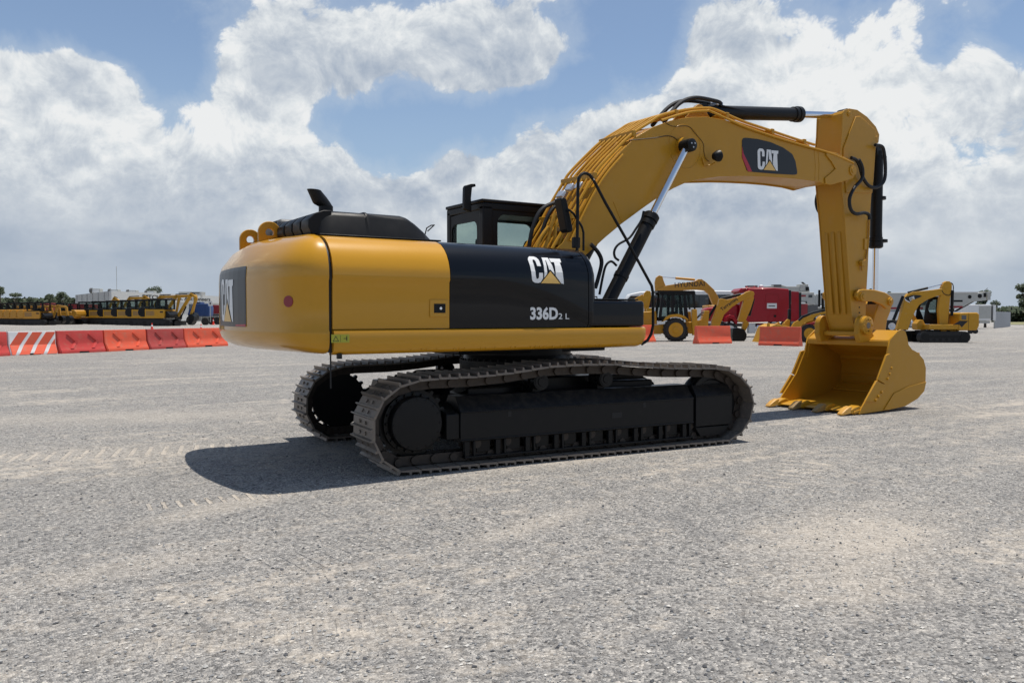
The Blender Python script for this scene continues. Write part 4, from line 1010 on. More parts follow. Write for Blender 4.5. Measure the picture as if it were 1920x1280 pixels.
# hinge ears with bosses
for y0_, th_ in ((-.43, .10), (.33, .10)):
    er = MB(); ref = -.43
    q = at(1622, 610, 'y', ref); base = at(1600, 632, 'y', ref)
    P_ = arc(q.x, q.z, .165, 200, -20, 16) + [(q.x+.30, tl.z+.02), (q.x+.24, tl.z-.02), (q.x-.10, tl.z-.05), (q.x-.17, tl.z+.10)]
    er.prism(P_, y0_, y0_+th_)
    E_ = er.build('hinge_ear', 'yel', BUC, bevel=.012)
    if y0_ < 0:
        hb = MB(); hb.lathe((q.x, y0_, q.z), (0, -1, 0), [(0, .15), (.055, .15), (.06, .14), (.062, .085), (.052, .08)], 40)
        for k in range(6): hb.cyl((q.x+.11*math.cos(k*PI/3), y0_-.06, q.z+.11*math.sin(k*PI/3)), (q.x+.11*math.cos(k*PI/3), y0_-.072, q.z+.11*math.sin(k*PI/3)), .015, 8)
        hb.build('hinge_boss', 'yel', E_)
        MB().cyl((q.x, y0_-.05, q.z), (q.x, y0_-.066, q.z), .05, 20).build('pin_end', 'steel', E_)
MB().lohi((q.x-.06, -.33, q.z-.18), (q.x+.2, .33, q.z-.10)).build('ear_bridge', 'yel', BUC, bevel=.02)

# handrail and mirror ---------------------------------------------------------
hr = MB()
hr.tube(smooth_path([at(u, v, 'y', -1.38) for u, v in ((1082, 470), (1083, 400), (1084, 345), (1087, 331), (1095, 325), (1105, 328), (1113, 338))], 5)[:-1] +
        [at(u, v, 'y', -1.40) for u, v in ((1113, 338), (1135, 380), (1175, 450), (1217, 527), (1222, 536), (1224, 548), (1224.5, 575), (1224.5, 610), (1221, 626), (1214, 638), (1203, 645))], .0175, 10)
HR = hr.build('handrail', 'matt', EX)
q = at(1080, 455, 'y', -1.36); MB().box((q.x, -1.36, q.z), (.08, .06, .12)).build('rail_clamp', 'matt', HR, bevel=.01)
ml = MB(); ml.tube([at(u, v, 'y', -1.33) for u, v in ((1094, 470), (1094, 436), (1091, 425), (1075, 400), (1066, 393))], .013, 8); MA = ml.build('mirror_arm', 'matt', EX)
c_ = at(1060, 402, 'y', -1.28); P_ = X([(1050, 372), (1055, 370), (1061, 373), (1073, 431), (1071, 435), (1065, 436), (1061, 432)], -1.28)
MB().prism(P_, -1.30, -1.16).build('mirror', 'matt', MA, bevel=.015, seg=3)
q = at(800, 424, 'y', -.8); MB().tube([(q.x-.02, -.8, q.z-.09), (q.x+.0, -.8, q.z-.02), (q.x+.05, -.8, q.z+.01), (q.x+.06, -.86, q.z+.01), (q.x-.02, -.86, q.z-.06)], .007, 6).build('hood_latch', 'matt', HOOD)
# ------------------------------------------------------------------ things across the yard
class G:
    """a thing standing at depth d below photo column u0: local x to the right, y away, z up"""
    def __init__(s, name, u0, d, label, cat, group=None, turn=0.):
        s.p = bgp(u0, d); s.d = d; s.u0 = u0; s.k = FPX/d; s.turn = turn
        s.o = empty(name, label, cat, group, s.p, YAW-PI/2+turn)
        s.cx = math.cos(turn)
    def x(s, u): return (u-s.u0)/s.k/s.cx
    def z(s, v): return CAM.z+(HOR-v)/s.k-s.p.z
    def P(s, pts): return [(s.x(u), s.z(v)) for u, v in pts]
    def V(s, u, v, y=0.): return Vector((s.x(u), y, s.z(v)))
    def pr(s, name, pts, y0, y1, m, bevel=0., parent=None):
        return MB().prism(s.P(pts), y0, y1).build(name, m, parent or s.o, bevel=bevel)
    def bx(s, name, u0, v0, u1, v1, y0, y1, m, bevel=0., parent=None):
        return MB().lohi((s.x(u0), y0, s.z(v1)), (s.x(u1), y1, s.z(v0))).build(name, m, parent or s.o, bevel=bevel)
def oval(x0, x1, z0, z1, n=8):
    r = (z1-z0)/2; return arc(x1-r, z0+r, r, -90, 90, n)+arc(x0+r, z0+r, r, 90, 270, n)
def crawler(b, x0, x1, h, y0, y1):
    """rubber or steel track loop with pads"""
    P = oval(x0, x1, 0, h); b.prism(P, y0, y1)
    pts = [Vector((p[0], 0, p[1])) for p in P]; n = len(pts)
    for i in range(n):
        a, c = pts[i], pts[(i+1) % n]; L = (c-a).length; m = max(1, int(L/.16)); ang = math.atan2(c.z-a.z, c.x-a.x)
        for k in range(m):
            q = a.lerp(c, (k+.5)/m); b.box((q.x, (y0+y1)/2, q.z), (.07, abs(y1-y0)+.01, .05), ry=-ang)
    return b
def beamarm(P0, P1, w0, w1, y0, y1, b=None):
    a, c = Vector(P0), Vector(P1); d = (c-a).normalized(); n = Vector((-d.y, d.x))
    b = b or MB()
    b.prism([tuple(a+n*w0), tuple(c+n*w1), tuple(c-n*w1), tuple(a-n*w0)], y0, y1); return b
def windows(root, boxes, y, m='glass', th=.01):
    for x0, z0, x1, z1 in boxes:
        MB().prism(rrect(x0, x1, z0, z1, min(x1-x0, z1-z0)*.14), y-th, y).build('window', m, root)
def digger(name, label, cat, group, paint, pose, canopy=False, W=2.2):
    r = empty(name, label, cat, group)
    h = W/2
    for s_ in (-1, 1):
        crawler(MB(), -1.35, 1.55, .62, s_*h, s_*(h-.42)).build('track', 'rubber', r)
        wl_ = MB()
        for k in range(5): wl_.cyl((-.95+.48*k, s_*(h+.005), .18), (-.95+.48*k, s_*(h-.05), .18), .11, 14)
        for x_ in (-1.05, 1.25): wl_.cyl((x_, s_*(h+.006), .31), (x_, s_*(h-.05), .31), .2, 18)
        wl_.build('track_rollers', 'uc', r)
    MB().lohi((-.8, -.6, .30), (1.0, .6, .62)).build('undercarriage', 'uc', r)
    bl = MB(); bl.prism([(1.95, .08), (2.05, .06), (2.03, .30), (2.08, .50), (2.0, .50), (1.93, .3)], -h, h); bl.lohi((1.2, -.5, .2), (1.95, -.4, .32)); bl.lohi((1.2, .4, .2), (1.95, .5, .32)); bl.build('dozer_blade', 'uc', r, bevel=.01)
    hs_ = MB(); hs_.prism([(-1.12, .74), (.86, .74), (.93, .95), (.93, 1.55), (.86, 1.62), (-.98, 1.62), (-1.12, 1.52), (-1.2, 1.2)], -h*.98, h*.98); MB().prism([(.94, .78), (1.35, .80), (1.42, 1.05), (1.2, 1.35), (.94, 1.45)], -h*.8, h*.8).build('swing_bracket', 'matt', r, bevel=.03); ho = hs_.build('house', paint, r, bevel=.06, seg=3)
    MB().lohi((-1.1, -h, .66), (1.1, h, .72)).build('house_base', 'uc', r)
    cw_ = MB(); cw_.prism([(-1.02, .88), (-1.42, .90), (-1.66, 1.05), (-1.72, 1.35), (-1.62, 1.66), (-1.40, 1.80), (-1.02, 1.80)], -h*1.03, h*.9); cw_.build('engine_cover', 'matt' if paint != 'orange' else paint, r, bevel=.06)
    vt = MB()
    for k in range(7): vt.lohi((-.85+.12*k, -h*.98-.006, 1.0), (-.80+.12*k, -h*.98, 1.45))
    vt.build('vent_grille', 'dgrey', ho); MB().lohi((.50, -h*.98-.006, 1.28), (.82, -h*.98, 1.42)).build('decal', 'decal', ho)
    # cab
    x0, x1 = -.75, 1.18; y0, y1 = (-h*.85, .55)
    cb = MB()
    for px in (x0, (x0+x1)/2-.06, x1-.15):
        for py in (y0, y1-.07): cb.lohi((px, py, 1.6), (px+.15, py+.07, 2.55))
    cb.lohi((x0-.03, y0-.03, 2.50), (x1+.05, y1+.03, 2.64)); cb.lohi((x0, y0, 1.58), (x1, y1, 1.68)); c_ = cb.build('cab', 'matt', r, bevel=.02)
    if not canopy:
        for a, b_ in ((x0+.15, (x0+x1)/2-.06), ((x0+x1)/2+.09, x1-.15)):
            for py in (y0+.02, y1-.03): MB().lohi((a, py, 1.69), (b_, py+.006, 2.52)).build('window', gl, c_)
    se_ = MB(); se_.lohi((-.3, -.45, 1.65), (.35, .15, 1.95)); se_.lohi((-.38, -.42, 1.8), (-.15, .12, 2.35)); se_.lohi((.55, -.3, 1.65), (.8, 0, 2.1)); se_.build('seat', 'rubber', c_, bevel=.03)
    # working arm
    A0, A1, A2, A3 = pose
    bo_ = MB(); k = .58
    Pm = (A0[0]+(A1[0]-A0[0])*k, A0[1]+(A1[1]-A0[1])*k) if len(pose) == 4 else None
    beamarm(A0, A1, .13, .15, .62, .84, bo_); beamarm(A1, A2, .15, .10, .62, .84, bo_); bo_.cyl((A1[0], .62, A1[1]), (A1[0], .84, A1[1]), .16, 16)
    bo2 = bo_.build('boom', paint, r, bevel=.015)
    beamarm(A2, A3, .13, .08, .64, .82).build('stick', paint, r, bevel=.012)
    m_ = ((A0[0]+A1[0])/2+.14, (A0[1]+A1[1])/2); MB().cyl((A0[0]+.25, .73, A0[1]-.25), (m_[0]+.02, .73, m_[1]-.12), .06, 12).build('hydraulic_cylinder', 'matt', bo2); MB().cyl((A1[0]-.05, .73, A1[1]+.22), ((A1[0]+A2[0])/2+.1, .73, (A1[1]+A2[1])/2+.22), .05, 12).build('hydraulic_cylinder', 'matt', bo2)
    bx_, bz_ = A3
    bu = MB(); bu.prism([(bx_-.10, bz_+.10), (bx_+.30, bz_+.16), (bx_+.52, bz_-.10), (bx_+.50, bz_-.48), (bx_+.22, bz_-.78), (bx_-.10, bz_-.86), (bx_+.02, bz_-.4)], .38, 1.08)
    for q in range(4): bu.box((bx_-.13, .46+.18*q, bz_-.86), (.18, .07, .05))
    bu.build('bucket', 'matt', r, bevel=.02)
    return r
RY = YAW-PI/2
def put(o, u, d, turn=0., scale=1.):
    o.location = bgp(u, d); o.rotation_euler = (0, 0, RY+turn); o.scale = (scale,)*3
GRP = 'yellow mini excavators in the diagonal row before the warehouse'
LB = ['front yellow mini excavator of the row before the warehouse, closest to the dark bucket',
      'second yellow mini excavator from the front of the row before the warehouse',
      'third yellow mini excavator from the front of the row before the warehouse',
      'fourth yellow mini excavator from the front of the row before the warehouse',
      'fifth yellow mini excavator from the front, near the far end of the row',
      'rearmost yellow mini excavator at the left end of the row before the warehouse']
pA = ((1.35, .95), (2.75, 3.05), (3.3, 2.75), (2.65, 1.0)); pB = ((1.35, .95), (2.75, 2.95), (4.9, 3.05), (4.5, 1.15))
d1 = digger('mini_excavator', LB[0], 'mini excavator', GRP, 'yelbk', pA)
put(d1, 302, 86, R_(-6), 1.08)
d2 = digger('mini_excavator', LB[1], 'mini excavator', GRP, 'yelbk', pB); put(d2, 276, 90, R_(-6), 1.08)
for i, (u, d) in enumerate(((248, 93.5), (221, 97), (194, 101), (168, 105))):
    c = copy_tree(d1 if i % 2 else d2); put(c, u, d, R_(-6), 1.08); c['label'] = LB[2+i]
GR2 = 'orange mini excavators parked at the far left'
pC = ((1.3, .9), (1.9, 2.2), (2.9, 2.1), (3.1, .95))
LO = ['orange mini excavator at the right end of the far left row, arm folded',
      'second orange mini excavator from the right end of the far left row', 'third orange mini excavator from the right end of the far left row',
      'fourth orange mini excavator from the right end of the far left row', 'fifth orange mini excavator from the right end of the far left row',
      'sixth orange mini excavator from the right, beside the photo edge', 'orange mini excavator cut off by the left edge of the photo']
e1 = digger('mini_excavator', LO[0], 'mini excavator', GR2, 'orange', pC, canopy=True)
put(e1, 72, 92, R_(-4), .98)
for i, u in enumerate((59, 46, 33, 20, 8, -4)):
    c = copy_tree(e1); put(c, u, 93.5+1.8*i, R_(-4), .98); c['label'] = LO[1+i]
c = copy_tree(e1); put(c, 128, 99, R_(176), .98); c['label'] = 'lone orange mini excavator facing left by the red skips'

# warehouse ----------------------------------------------------------------
A_, B_, C_ = bgp(205, 121), bgp(436, 160), bgp(144, 143)
WH = empty('warehouse', 'long low pale warehouse with dark lettering and rooftop coolers behind the yellow row', 'building', None, A_)
def wall(name, p, q, z0, z1, m, th=.3, par=None):
    p, q = Vector(p)-A_, Vector(q)-A_; d = (q-p); d.z = 0; L = d.length; a = math.atan2(d.y, d.x)
    b = MB(); mid = (p+q)/2
    b.box((mid.x, mid.y, (z0+z1)/2), (L, th, z1-z0), rz=a); return b.build(name, m, par or WH, smooth=0), a, L, d.normalized()
H0, H1 = -.5, 4.55
fw, fa, fL, fd = wall('wall', A_, B_, H0, H1-.7, 'wall2'); sw, *_ = wall('wall', A_, C_, H0, H1+.1, 'wall')
wall('fascia', A_-Vector((math.sin(fa)*-.25, math.cos(fa)*.25, 0)), B_-Vector((math.sin(fa)*-.25, math.cos(fa)*.25, 0)), H1-1.2, H1+.15, 'wall2', .35)
nrm_ = Vector((math.sin(fa), -math.cos(fa), 0))
if nrm_.dot(CAM-A_) < 0: nrm_ = -nrm_
D_ = B_+(C_-A_)
ro_ = MB(); ro_.prism([((p-A_).x, (p-A_).y) for p in (A_, B_, D_, C_)], H1-.05, H1+.08, 'z'); ro_.build('roof', 'grey', WH)
sg_o = (bgp(262, 128.75)-A_)+nrm_*.50+Vector((0, 0, H1-.85)); sg_L = (bgp(392, 150.4)-bgp(262, 128.75)).length
sg_ = text_obj('sign_lettering', 'RITCHIE BROS. Auctioneers', .95, 'decal', WH, (0, 0, 0), (1, 0, 0), (0, 0, 1), .02)
w_ = max(v.co.x for v in sg_.data.vertices)
for v in sg_.data.vertices: v.co = sg_o+fd*(v.co.x/w_*sg_L)+Vector((0, 0, v.co.z))-nrm_*v.co.y
for k in range(7):
    q0 = A_.lerp(B_, .60+.055*k)-A_+nrm_*.18
    MB().box((q0.x, q0.y, 1.6), (1.9, .08, 2.9), rz=fa).build('window', 'glass', WH)
for k in range(6):
    q0 = A_.lerp(C_, .08+.17*k)-A_; q0 += Vector((0, 0, 0))
    ns = Vector((-(C_-A_).y, (C_-A_).x, 0)).normalized(); ns = ns if ns.dot(CAM-A_) > 0 else -ns
    MB().box((q0.x+ns.x*.2, q0.y+ns.y*.2, 2.1), (.12, .12, 5.0)).build('wall_rib', 'wall', WH)
for k, u in enumerate((178, 212, 246, 280)):
    q = bgp(u, 131+4*k); c = empty('rooftop_cooler', ('leftmost', 'second from the left', 'third from the left', 'fourth from the left')[k]+' of the boxy coolers on the warehouse roof', 'cooling unit', 'coolers on the warehouse roof', q+Vector((0, 0, H1+.05)), RY)
    MB().lohi((-.15, -.5, 0), (1.15, .5, .75)).build('casing', 'grey', c, bevel=.03)
    MB().cyl((-.45, -.35, .45), (-.16, -.35, .45), .42, 16).build('fan_cowl', 'dgrey', c); MB().lohi((-.1, -.52, .1), (1.05, -.505, .62)).build('louvre', 'white2', c)
q = bgp(220, 128); MB().tube([(0, 0, H1), (0, 0, H1+4.2)], .035, 6).build('antenna_mast', 'grey', None, loc=q)
tag(bpy.data.objects['antenna_mast'], 'thin antenna mast rising from the warehouse roof', 'antenna')
g_ = G('roof_sign_box', 360, 148, 'low pale box with dark slot at the right end of the warehouse roof', 'roof unit')
g_.bx('casing', 340, 547.5, 382, 556, -1, 1, 'grey'); g_.bx('slot', 362, 548.5, 379, 550.5, -1.02, -1, 'dgrey')

# dumpsters, blue machine, small board -------------------------------------------
for i, (u0, u1, v0, v1, d, lb) in enumerate(((131, 158, 570.5, 590, 108, 'red waste skip behind the orange mini excavator, left of the yellow row'), (159, 168, 571, 586, 112, 'narrow red container half hidden by the last yellow mini excavator'),
                                             (78, 88, 568, 590, 110, 'red upright panel container behind the orange row'))):
    g_ = G('skip_container', (u0+u1)/2, d, lb, 'skip', 'red skips on the left side')
    b = MB(); b.prism([(g_.x(u0), .1), (g_.x(u1), .1), (g_.x(u1)+.15, g_.z(v0)), (g_.x(u0)-.15, g_.z(v0))], 0, 2.2)
    w_ = g_.x(u1)-g_.x(u0)
    for k in range(int(w_/.45)+1): b.lohi((g_.x(u0)+.45*k, -.05, .15), (g_.x(u0)+.45*k+.08, 0, g_.z(v0)-.1))
    b.build('body', 'redd', g_.o); g_.bx('rim', u0-1, v0-.6, u1+1, v0+.8, -.06, 2.25, 'redd')
g_ = G('trailer_truck', 401, 98, 'dark red flatbed truck body beside the counterweight at the left', 'truck')
g_.bx('body', 391, 572, 412, 588, 0, 2.3, 'redd', .05); g_.bx('chassis', 391, 589, 412, 592, .2, 2.0, 'dgrey')
for u in (396, 407):
    MB().cyl((g_.x(u), -.02, .45), (g_.x(u), .3, .45), .45, 18).build('wheel', 'tyre', g_.o)
g_ = G('blue_tractor', 373, 94, 'blue tractor standing behind the arms of the front mini excavators', 'tractor')
g_.pr('bonnet', [(358, 577), (362, 569), (390, 569), (393, 577), (392, 593), (358, 593)], .0, 1.4, 'blue', .06)
g_.bx('cab', 362, 566, 376, 575, .1, 1.3, 'blue', .04); g_.pr('mudguard', [(354, 590), (357, 580), (364, 578), (366, 590)], -.3, 0, 'blue')
g_.bx('window', 364, 567.5, 374, 573.5, .06, .1, 'glass')
for u, r in ((360, .55), (386, .42)): MB().cyl((g_.x(u), -.3, r), (g_.x(u), .1, r), r, 20).build('wheel', 'tyre', g_.o)
g_ = G('notice_board', 394.5, 88, 'small white square notice board on a post right of the mini excavators', 'sign')
g_.bx('panel', 391, 564.5, 398.5, 573.5, 0, .05, 'white2'); g_.bx('notice', 393.5, 567, 396, 571, -.012, -.001, 'dgrey'); g_.bx('post', 394.3, 573.5, 395.2, 604, 0.0, .05, 'grey')
# cones
for u, vb, vt_, lb in ((285, 616, 603, 'orange cone with white collar behind the orange barrier below the mini excavators'), (377, 617, 604.5, 'orange cone below the bucket of the second mini excavator'), (400, 601, 592.5, 'small orange cone farther back by the dark red truck')):
    d = FPX*1.57/(vb-HOR)*.985 if vb > 610 else 100
    d = {616: 66, 617: 65, 601: 96}[vb]
    k = FPX/d; h = .72 if d < 80 else .75
    c = empty('traffic_cone', lb, 'cone', 'traffic cones near the yellow row', bgp(u, d), 0)
    MB().lohi((-.19, -.19, 0), (.19, .19, .04)).build('base', 'cone', c); MB().lathe((0, 0, .04), (0, 0, 1), [(0, .14), (h-.04, .025)], 16).build('cone_body', 'cone', c)
    MB().lathe((0, 0, h*.62), (0, 0, 1), [(0, .078), (h*.16, .053)], 16).build('collar', 'white', c)

# barriers ---------------------------------------------------------------------
def barrier(p, q, h, m, label, stripes=False, chev=True, grp='plastic barriers in a line at the left'):
    p, q = Vector(p), Vector(q); d = q-p; d.z = 0; L = d.length; a = math.atan2(d.y, d.x)
    r = empty('barrier', label, 'barrier', grp, (p+q)/2, a+random.uniform(-.022, .022))
    sec = [(-.30, 0), (-.30, .09), (-.265, .16), (-.13, .40), (-.095, h-.07), (-.075, h), (.075, h), (.095, h-.07), (.13, .40), (.265, .16), (.30, .09), (.30, 0)]
    b = MB(); V = b.grid([[(x, y*w_, z) for y, z in sec] for x, w_ in ((-L/2+.01, .8), (-L/2+.05, 1), (L/2-.05, 1), (L/2-.01, .8))]); b.b.faces.new(V[0]); b.b.faces.new(V[-1])
    body = b.build('body', m, r, smooth=28, bevel=.018)
    s_ = -1 if Vector((-math.sin(a), math.cos(a), 0)).dot(CAM-r.location) < 0 else 1
    def pt(x, z):
        if z < .16: y = .30+(.265-.30)*(z-.09)/.07
        elif z < .40: y = .265+(.13-.265)*(z-.16)/.24
        else: y = .13+(.095-.13)*(z-.40)/(h-.47)
        return y
    def pad(poly, name, mm, off):
        n = 8; b_ = bmesh.new(); b_.faces.new([b_.verts.new((x, 0, z)) for x, z in poly])
        for sgx in (-1, 1): bmesh.ops.bisect_plane(b_, geom=list(b_.verts)+list(b_.edges)+list(b_.faces), plane_co=(sgx*(L/2-.04), 0, 0), plane_no=(sgx, 0, 0), clear_outer=True)
        for zz in (.16, .28, .40, .6): bmesh.ops.bisect_plane(b_, geom=list(b_.verts)+list(b_.edges)+list(b_.faces), plane_co=(0, 0, zz), plane_no=(0, 0, 1))
        for v in b_.verts: v.co.y = s_*(pt(v.co.x, v.co.z)+off)
        g2 = bmesh.ops.extrude_face_region(b_, geom=list(b_.faces))
        for v in g2['geom']:
            if isinstance(v, bmesh.types.BMVert): v.co.y -= s_*.03
        bmesh.ops.recalc_face_normals(b_, faces=b_.faces)
        me = bpy.data.meshes.new(name); b_.to_mesh(me); b_.free(); me.materials.append(M[mm]); o = bpy.data.objects.new(name, me); COL.objects.link(o); o.parent = r
    dr = 1 if d.dot(RT) > 0 else -1
    if chev:
        for c in (-.24, .22):
            cx_ = c*L
            for k in (0,):
                w_ = .24; zt, zb, zm = h-.14, .20, (h+.06)/2
                pad([(cx_-dr*.16, zt), (cx_-dr*.02, zt), (cx_+dr*.34, zm), (cx_+dr*.20, zm)], 'arrow_relief', m, .03)
                pad([(cx_+dr*.20, zm-.01), (cx_+dr*.34, zm-.01), (cx_+dr*.06, zb), (cx_-dr*.08, zb)], 'arrow_relief', m, .03)
    if stripes:
        for k in range(4):
            x = -L/2+.02+k*L/3.45-.25
            poly = [(x, .03), (x+.38, .03), (x+.38+.62, h-.03), (x+.62, h-.03)]
            poly = [(dr*a_, b_) for a_, b_ in poly]
            if abs(poly[0][0]-poly[1][0]) > .05 or abs(poly[2][0]-poly[3][0]) > .05: pad(poly, 'stripe', 'bar_o', .006)
    MB().lohi((-.22, -.305, .0), (.22, .305, .07)).build('fork_slot', 'rubber', r)
    return r
BL = [(-80, 671), (12, 666.5), (104, 663), (192, 659), (272, 655), (343, 651.5), (421, 648)]
BLB = [('bar_r', 'red plastic barrier cut off by the left photo edge'), ('white2', 'orange and white striped barrier, second from the left in the line'), ('bar_r', 'red plastic barrier right of the striped one'),
       ('bar_o', 'bright orange plastic barrier between two red ones'), ('bar_d', 'dull faded red plastic barrier between two orange ones'), ('bar_o', 'bright orange plastic barrier at the right end beside the counterweight')]
for i, (m, lb) in enumerate(BLB):
    (ua, va), (ub, vb) = BL[i], BL[i+1]; p, q = gpt(ua, va), gpt(ub, vb)
    d = (q-p).normalized()
    hp = .93
    barrier(p+d*.02, q-d*.02, hp, m, lb, stripes=(i == 1), chev=(i != 1))
GB = 'single orange barriers at the right'
barrier(gpt(1303, 644.5), gpt(1368, 643.5), 0.98, 'bar_o', 'orange plastic barrier in front of the backhoe digging arm', chev=False, grp=GB)
barrier(gpt(1425, 647), gpt(1502, 649), 0.98, 'bar_o', 'orange plastic barrier before the black-armed loader, left of the big bucket', chev=False, grp=GB)
barrier(gpt(1184, 642), gpt(1223, 640.5), 1.0, 'bar_o', 'orange plastic barrier half hidden by the tool box and handrail', chev=False, grp=GB)

# backhoe loader ----------------------------------------------------------------
g_ = G('backhoe_loader', 1262, 50, 'yellow backhoe loader with black cab and black digging bucket behind the orange barrier', 'backhoe loader')
def wheel(g, u, v, r, y0, y1, rim='yelbk', par=None, lugs=True):
    c = g.V(u, v); t_ = MB(); w_ = y1-y0
    t_.lathe((c.x, y0, r), (0, 1, 0), [(0, r*.62), (w_*.04, r*.80), (w_*.14, r*.95), (w_*.3, r), (w_*.7, r), (w_*.86, r*.95), (w_*.96, r*.80), (w_, r*.62)], 36)
    if lugs:
        for k in range(18):
            a = 2*PI*k/18
            for s_ in (0, 1):
                a2 = a+s_*PI/18; t_.box((c.x+math.cos(a2)*r*.985, y0+w_*(.28 if s_ else .72), r+math.sin(a2)*r*.985), (r*.09, w_*.5, r*.10), ry=-a2, rz=0)
    o = t_.build('wheel', 'tyre', par or g.o)
    MB()._lathe(Vector((c.x, y0-.02, r)), Vector((0, 1, 0)), [(.019, r*.63), (0, r*.61), (0, r*.55), (.014, r*.47), (.014, r*.30), (-.02, r*.27), (-.03, r*.12)], 28).build('rim', rim, o)
    return o
wheel(g_, 1261.5, 618, .70, -.95, -.45); wheel(g_, 1276, 625, .62, .4, .9); wheel(g_, 1196, 625, .48, -.9, -.5)
g_.pr('mudguard', [(1237, 603), (1243, 594), (1252, 589.5), (1266, 588.5), (1277, 592), (1285, 599), (1283, 600), (1275, 596), (1263, 594), (1252, 595), (1242, 600)], -.98, -.42, 'yelbk', .01)
g_.pr('chassis', [(1222, 610), (1240, 608), (1285, 604), (1300, 603), (1302, 612), (1297, 626), (1288, 624), (1284, 610), (1236, 626), (1222, 626)], -.42, .42, 'yelbk', .02)
g_.pr('engine_hood', [(1186, 592), (1190, 586), (1228, 583), (1230, 608), (1186, 610)], -.4, .4, 'yelbk', .03)
cb = MB(); W_ = -.72
for P_ in ([(1230, 600), (1236, 552), (1240, 550), (1236, 600)], [(1254, 592), (1254, 552), (1260, 552), (1259, 592)], [(1278, 592), (1276, 552), (1280, 552), (1287, 601)], [(1297, 552), (1299, 580), (1296, 580), (1292, 552)],
           [(1232, 547), (1297, 547), (1299, 553), (1232, 553)], [(1230, 596), (1252, 592), (1252, 600), (1230, 602)]):
    for y_ in (-.74, .66): cb.prism(g_.P(P_), y_, y_+.07)
cb.prism(g_.P([(1228, 545.5), (1296, 545.5), (1298, 549), (1228, 549)]), -.82, .82)
cab_ = cb.build('cab', 'matt', g_.o)
for P_ in ([(1236, 598), (1239, 553), (1254, 553), (1254, 592)], [(1260, 590), (1260, 553), (1276, 553), (1279, 590)], [(1281, 553), (1293, 553), (1297, 577), (1285, 577)]):
    for y_ in (-.715, .69): MB().prism(g_.P(P_), y_, y_+.01).build('window', gl, cab_)
se_ = MB(); se_.lohi((g_.x(1256), -.25, g_.z(592)), (g_.x(1270), .25, g_.z(584))); se_.lohi((g_.x(1266), -.22, g_.z(588)), (g_.x(1270), .22, g_.z(570))); se_.build('seat', 'rubber', cab_, bevel=.03)
g_.pr('stabiliser', [(1291, 580), (1300, 580), (1301, 600), (1302, 626), (1293, 628), (1291, 600)], -.95, -.7, 'yelbk', .02); g_.pr('stabiliser', [(1291, 584), (1300, 584), (1301, 600), (1302, 622), (1293, 624), (1291, 600)], .7, .95, 'yelbk', .02)
g_.pr('swing_post', [(1300, 602), (1314, 600), (1320, 582), (1328, 582), (1326, 612), (1312, 622), (1300, 618)], -.25, .25, 'yelbk', .02)
hb_ = MB(); hb_.tube(smooth_path([g_.V(u, v, -.2) for u, v in ((1302, 600), (1312, 588), (1322, 586), (1330, 596))], 5), .03, 6); hb_.tube(smooth_path([g_.V(u, v, .0) for u, v in ((1298, 606), (1310, 594), (1318, 590), (1328, 602))], 5), .03, 6); hb_.build('hoses', 'rubber', g_.o)
bm2 = g_.pr('boom', [(1333, 612), (1334, 600), (1345, 572), (1347, 561), (1351, 560), (1362, 562), (1380, 558), (1398, 547.5), (1404, 545.5), (1411, 547), (1413, 552), (1408, 558), (1398, 561), (1388, 565), (1372, 575), (1356, 590), (1348, 612)], -.16, .16, 'yelbk', .015)
text_obj('boom_lettering', 'Terramaq', .30, 'decal', bm2, g_.V(1352, 583.5, -.165), (.80, 0, .60), (-.6, 0, .8), .004)
g_.pr('stick', [(1396, 552), (1411, 548), (1412, 560), (1406, 580), (1396, 603), (1386, 604), (1383, 600), (1386, 590)], -.13, .13, 'yelbk', .012)
for a_, b_, r_q in (((1412, 560, 0), (1404, 592, 0), .10), ((1344, 572, .22), (1328, 598, .22), .08), ((1350, 560, 0), (1388, 552, 0), .08)): MB().cyl(g_.V(*a_), g_.V(*b_), r_q, 14).build('hydraulic_cylinder', 'matt', g_.o)
MB().cyl(g_.V(1388, 552, 0), g_.V(1402, 548.5, 0), .04, 10).build('piston_rod', 'chrome', g_.o)
g_.pr('bucket_link', [(1393, 603), (1398, 600), (1404, 606), (1396, 622), (1390, 618)], -.12, .12, 'yelbk', .01)
g_.pr('bucket', [(1371, 616), (1380, 614), (1392, 617), (1397, 626), (1396, 635), (1390, 641), (1372, 641), (1370, 630)], -.4, .4, 'matt', .03)

# second yellow machine glimpsed behind the tool box
g_ = G('backhoe_loader', 1196, 57, 'yellow backhoe partly hidden behind the black tool box, its folded arm showing', 'backhoe loader')
g_.pr('folded_arm', [(1207, 550), (1212, 545), (1219, 546), (1220, 556), (1216, 575), (1217, 607), (1208, 607), (1208, 580), (1204, 566)], -.15, .15, 'yelbk', .01)
g_.pr('swing_post', [(1190, 560), (1204, 552), (1208, 560), (1196, 572)], -.12, .12, 'yelbk', .01)
g_.pr('stabiliser', [(1209, 578), (1220, 578), (1220, 614), (1209, 616)], -.8, -.5, 'yelbk', .01); g_.pr('chassis', [(1150, 600), (1218, 600), (1218, 620), (1150, 620)], -.4, .6, 'yelbk', .02)
wheel(g_, 1180, 620, .7, -.85, -.4)

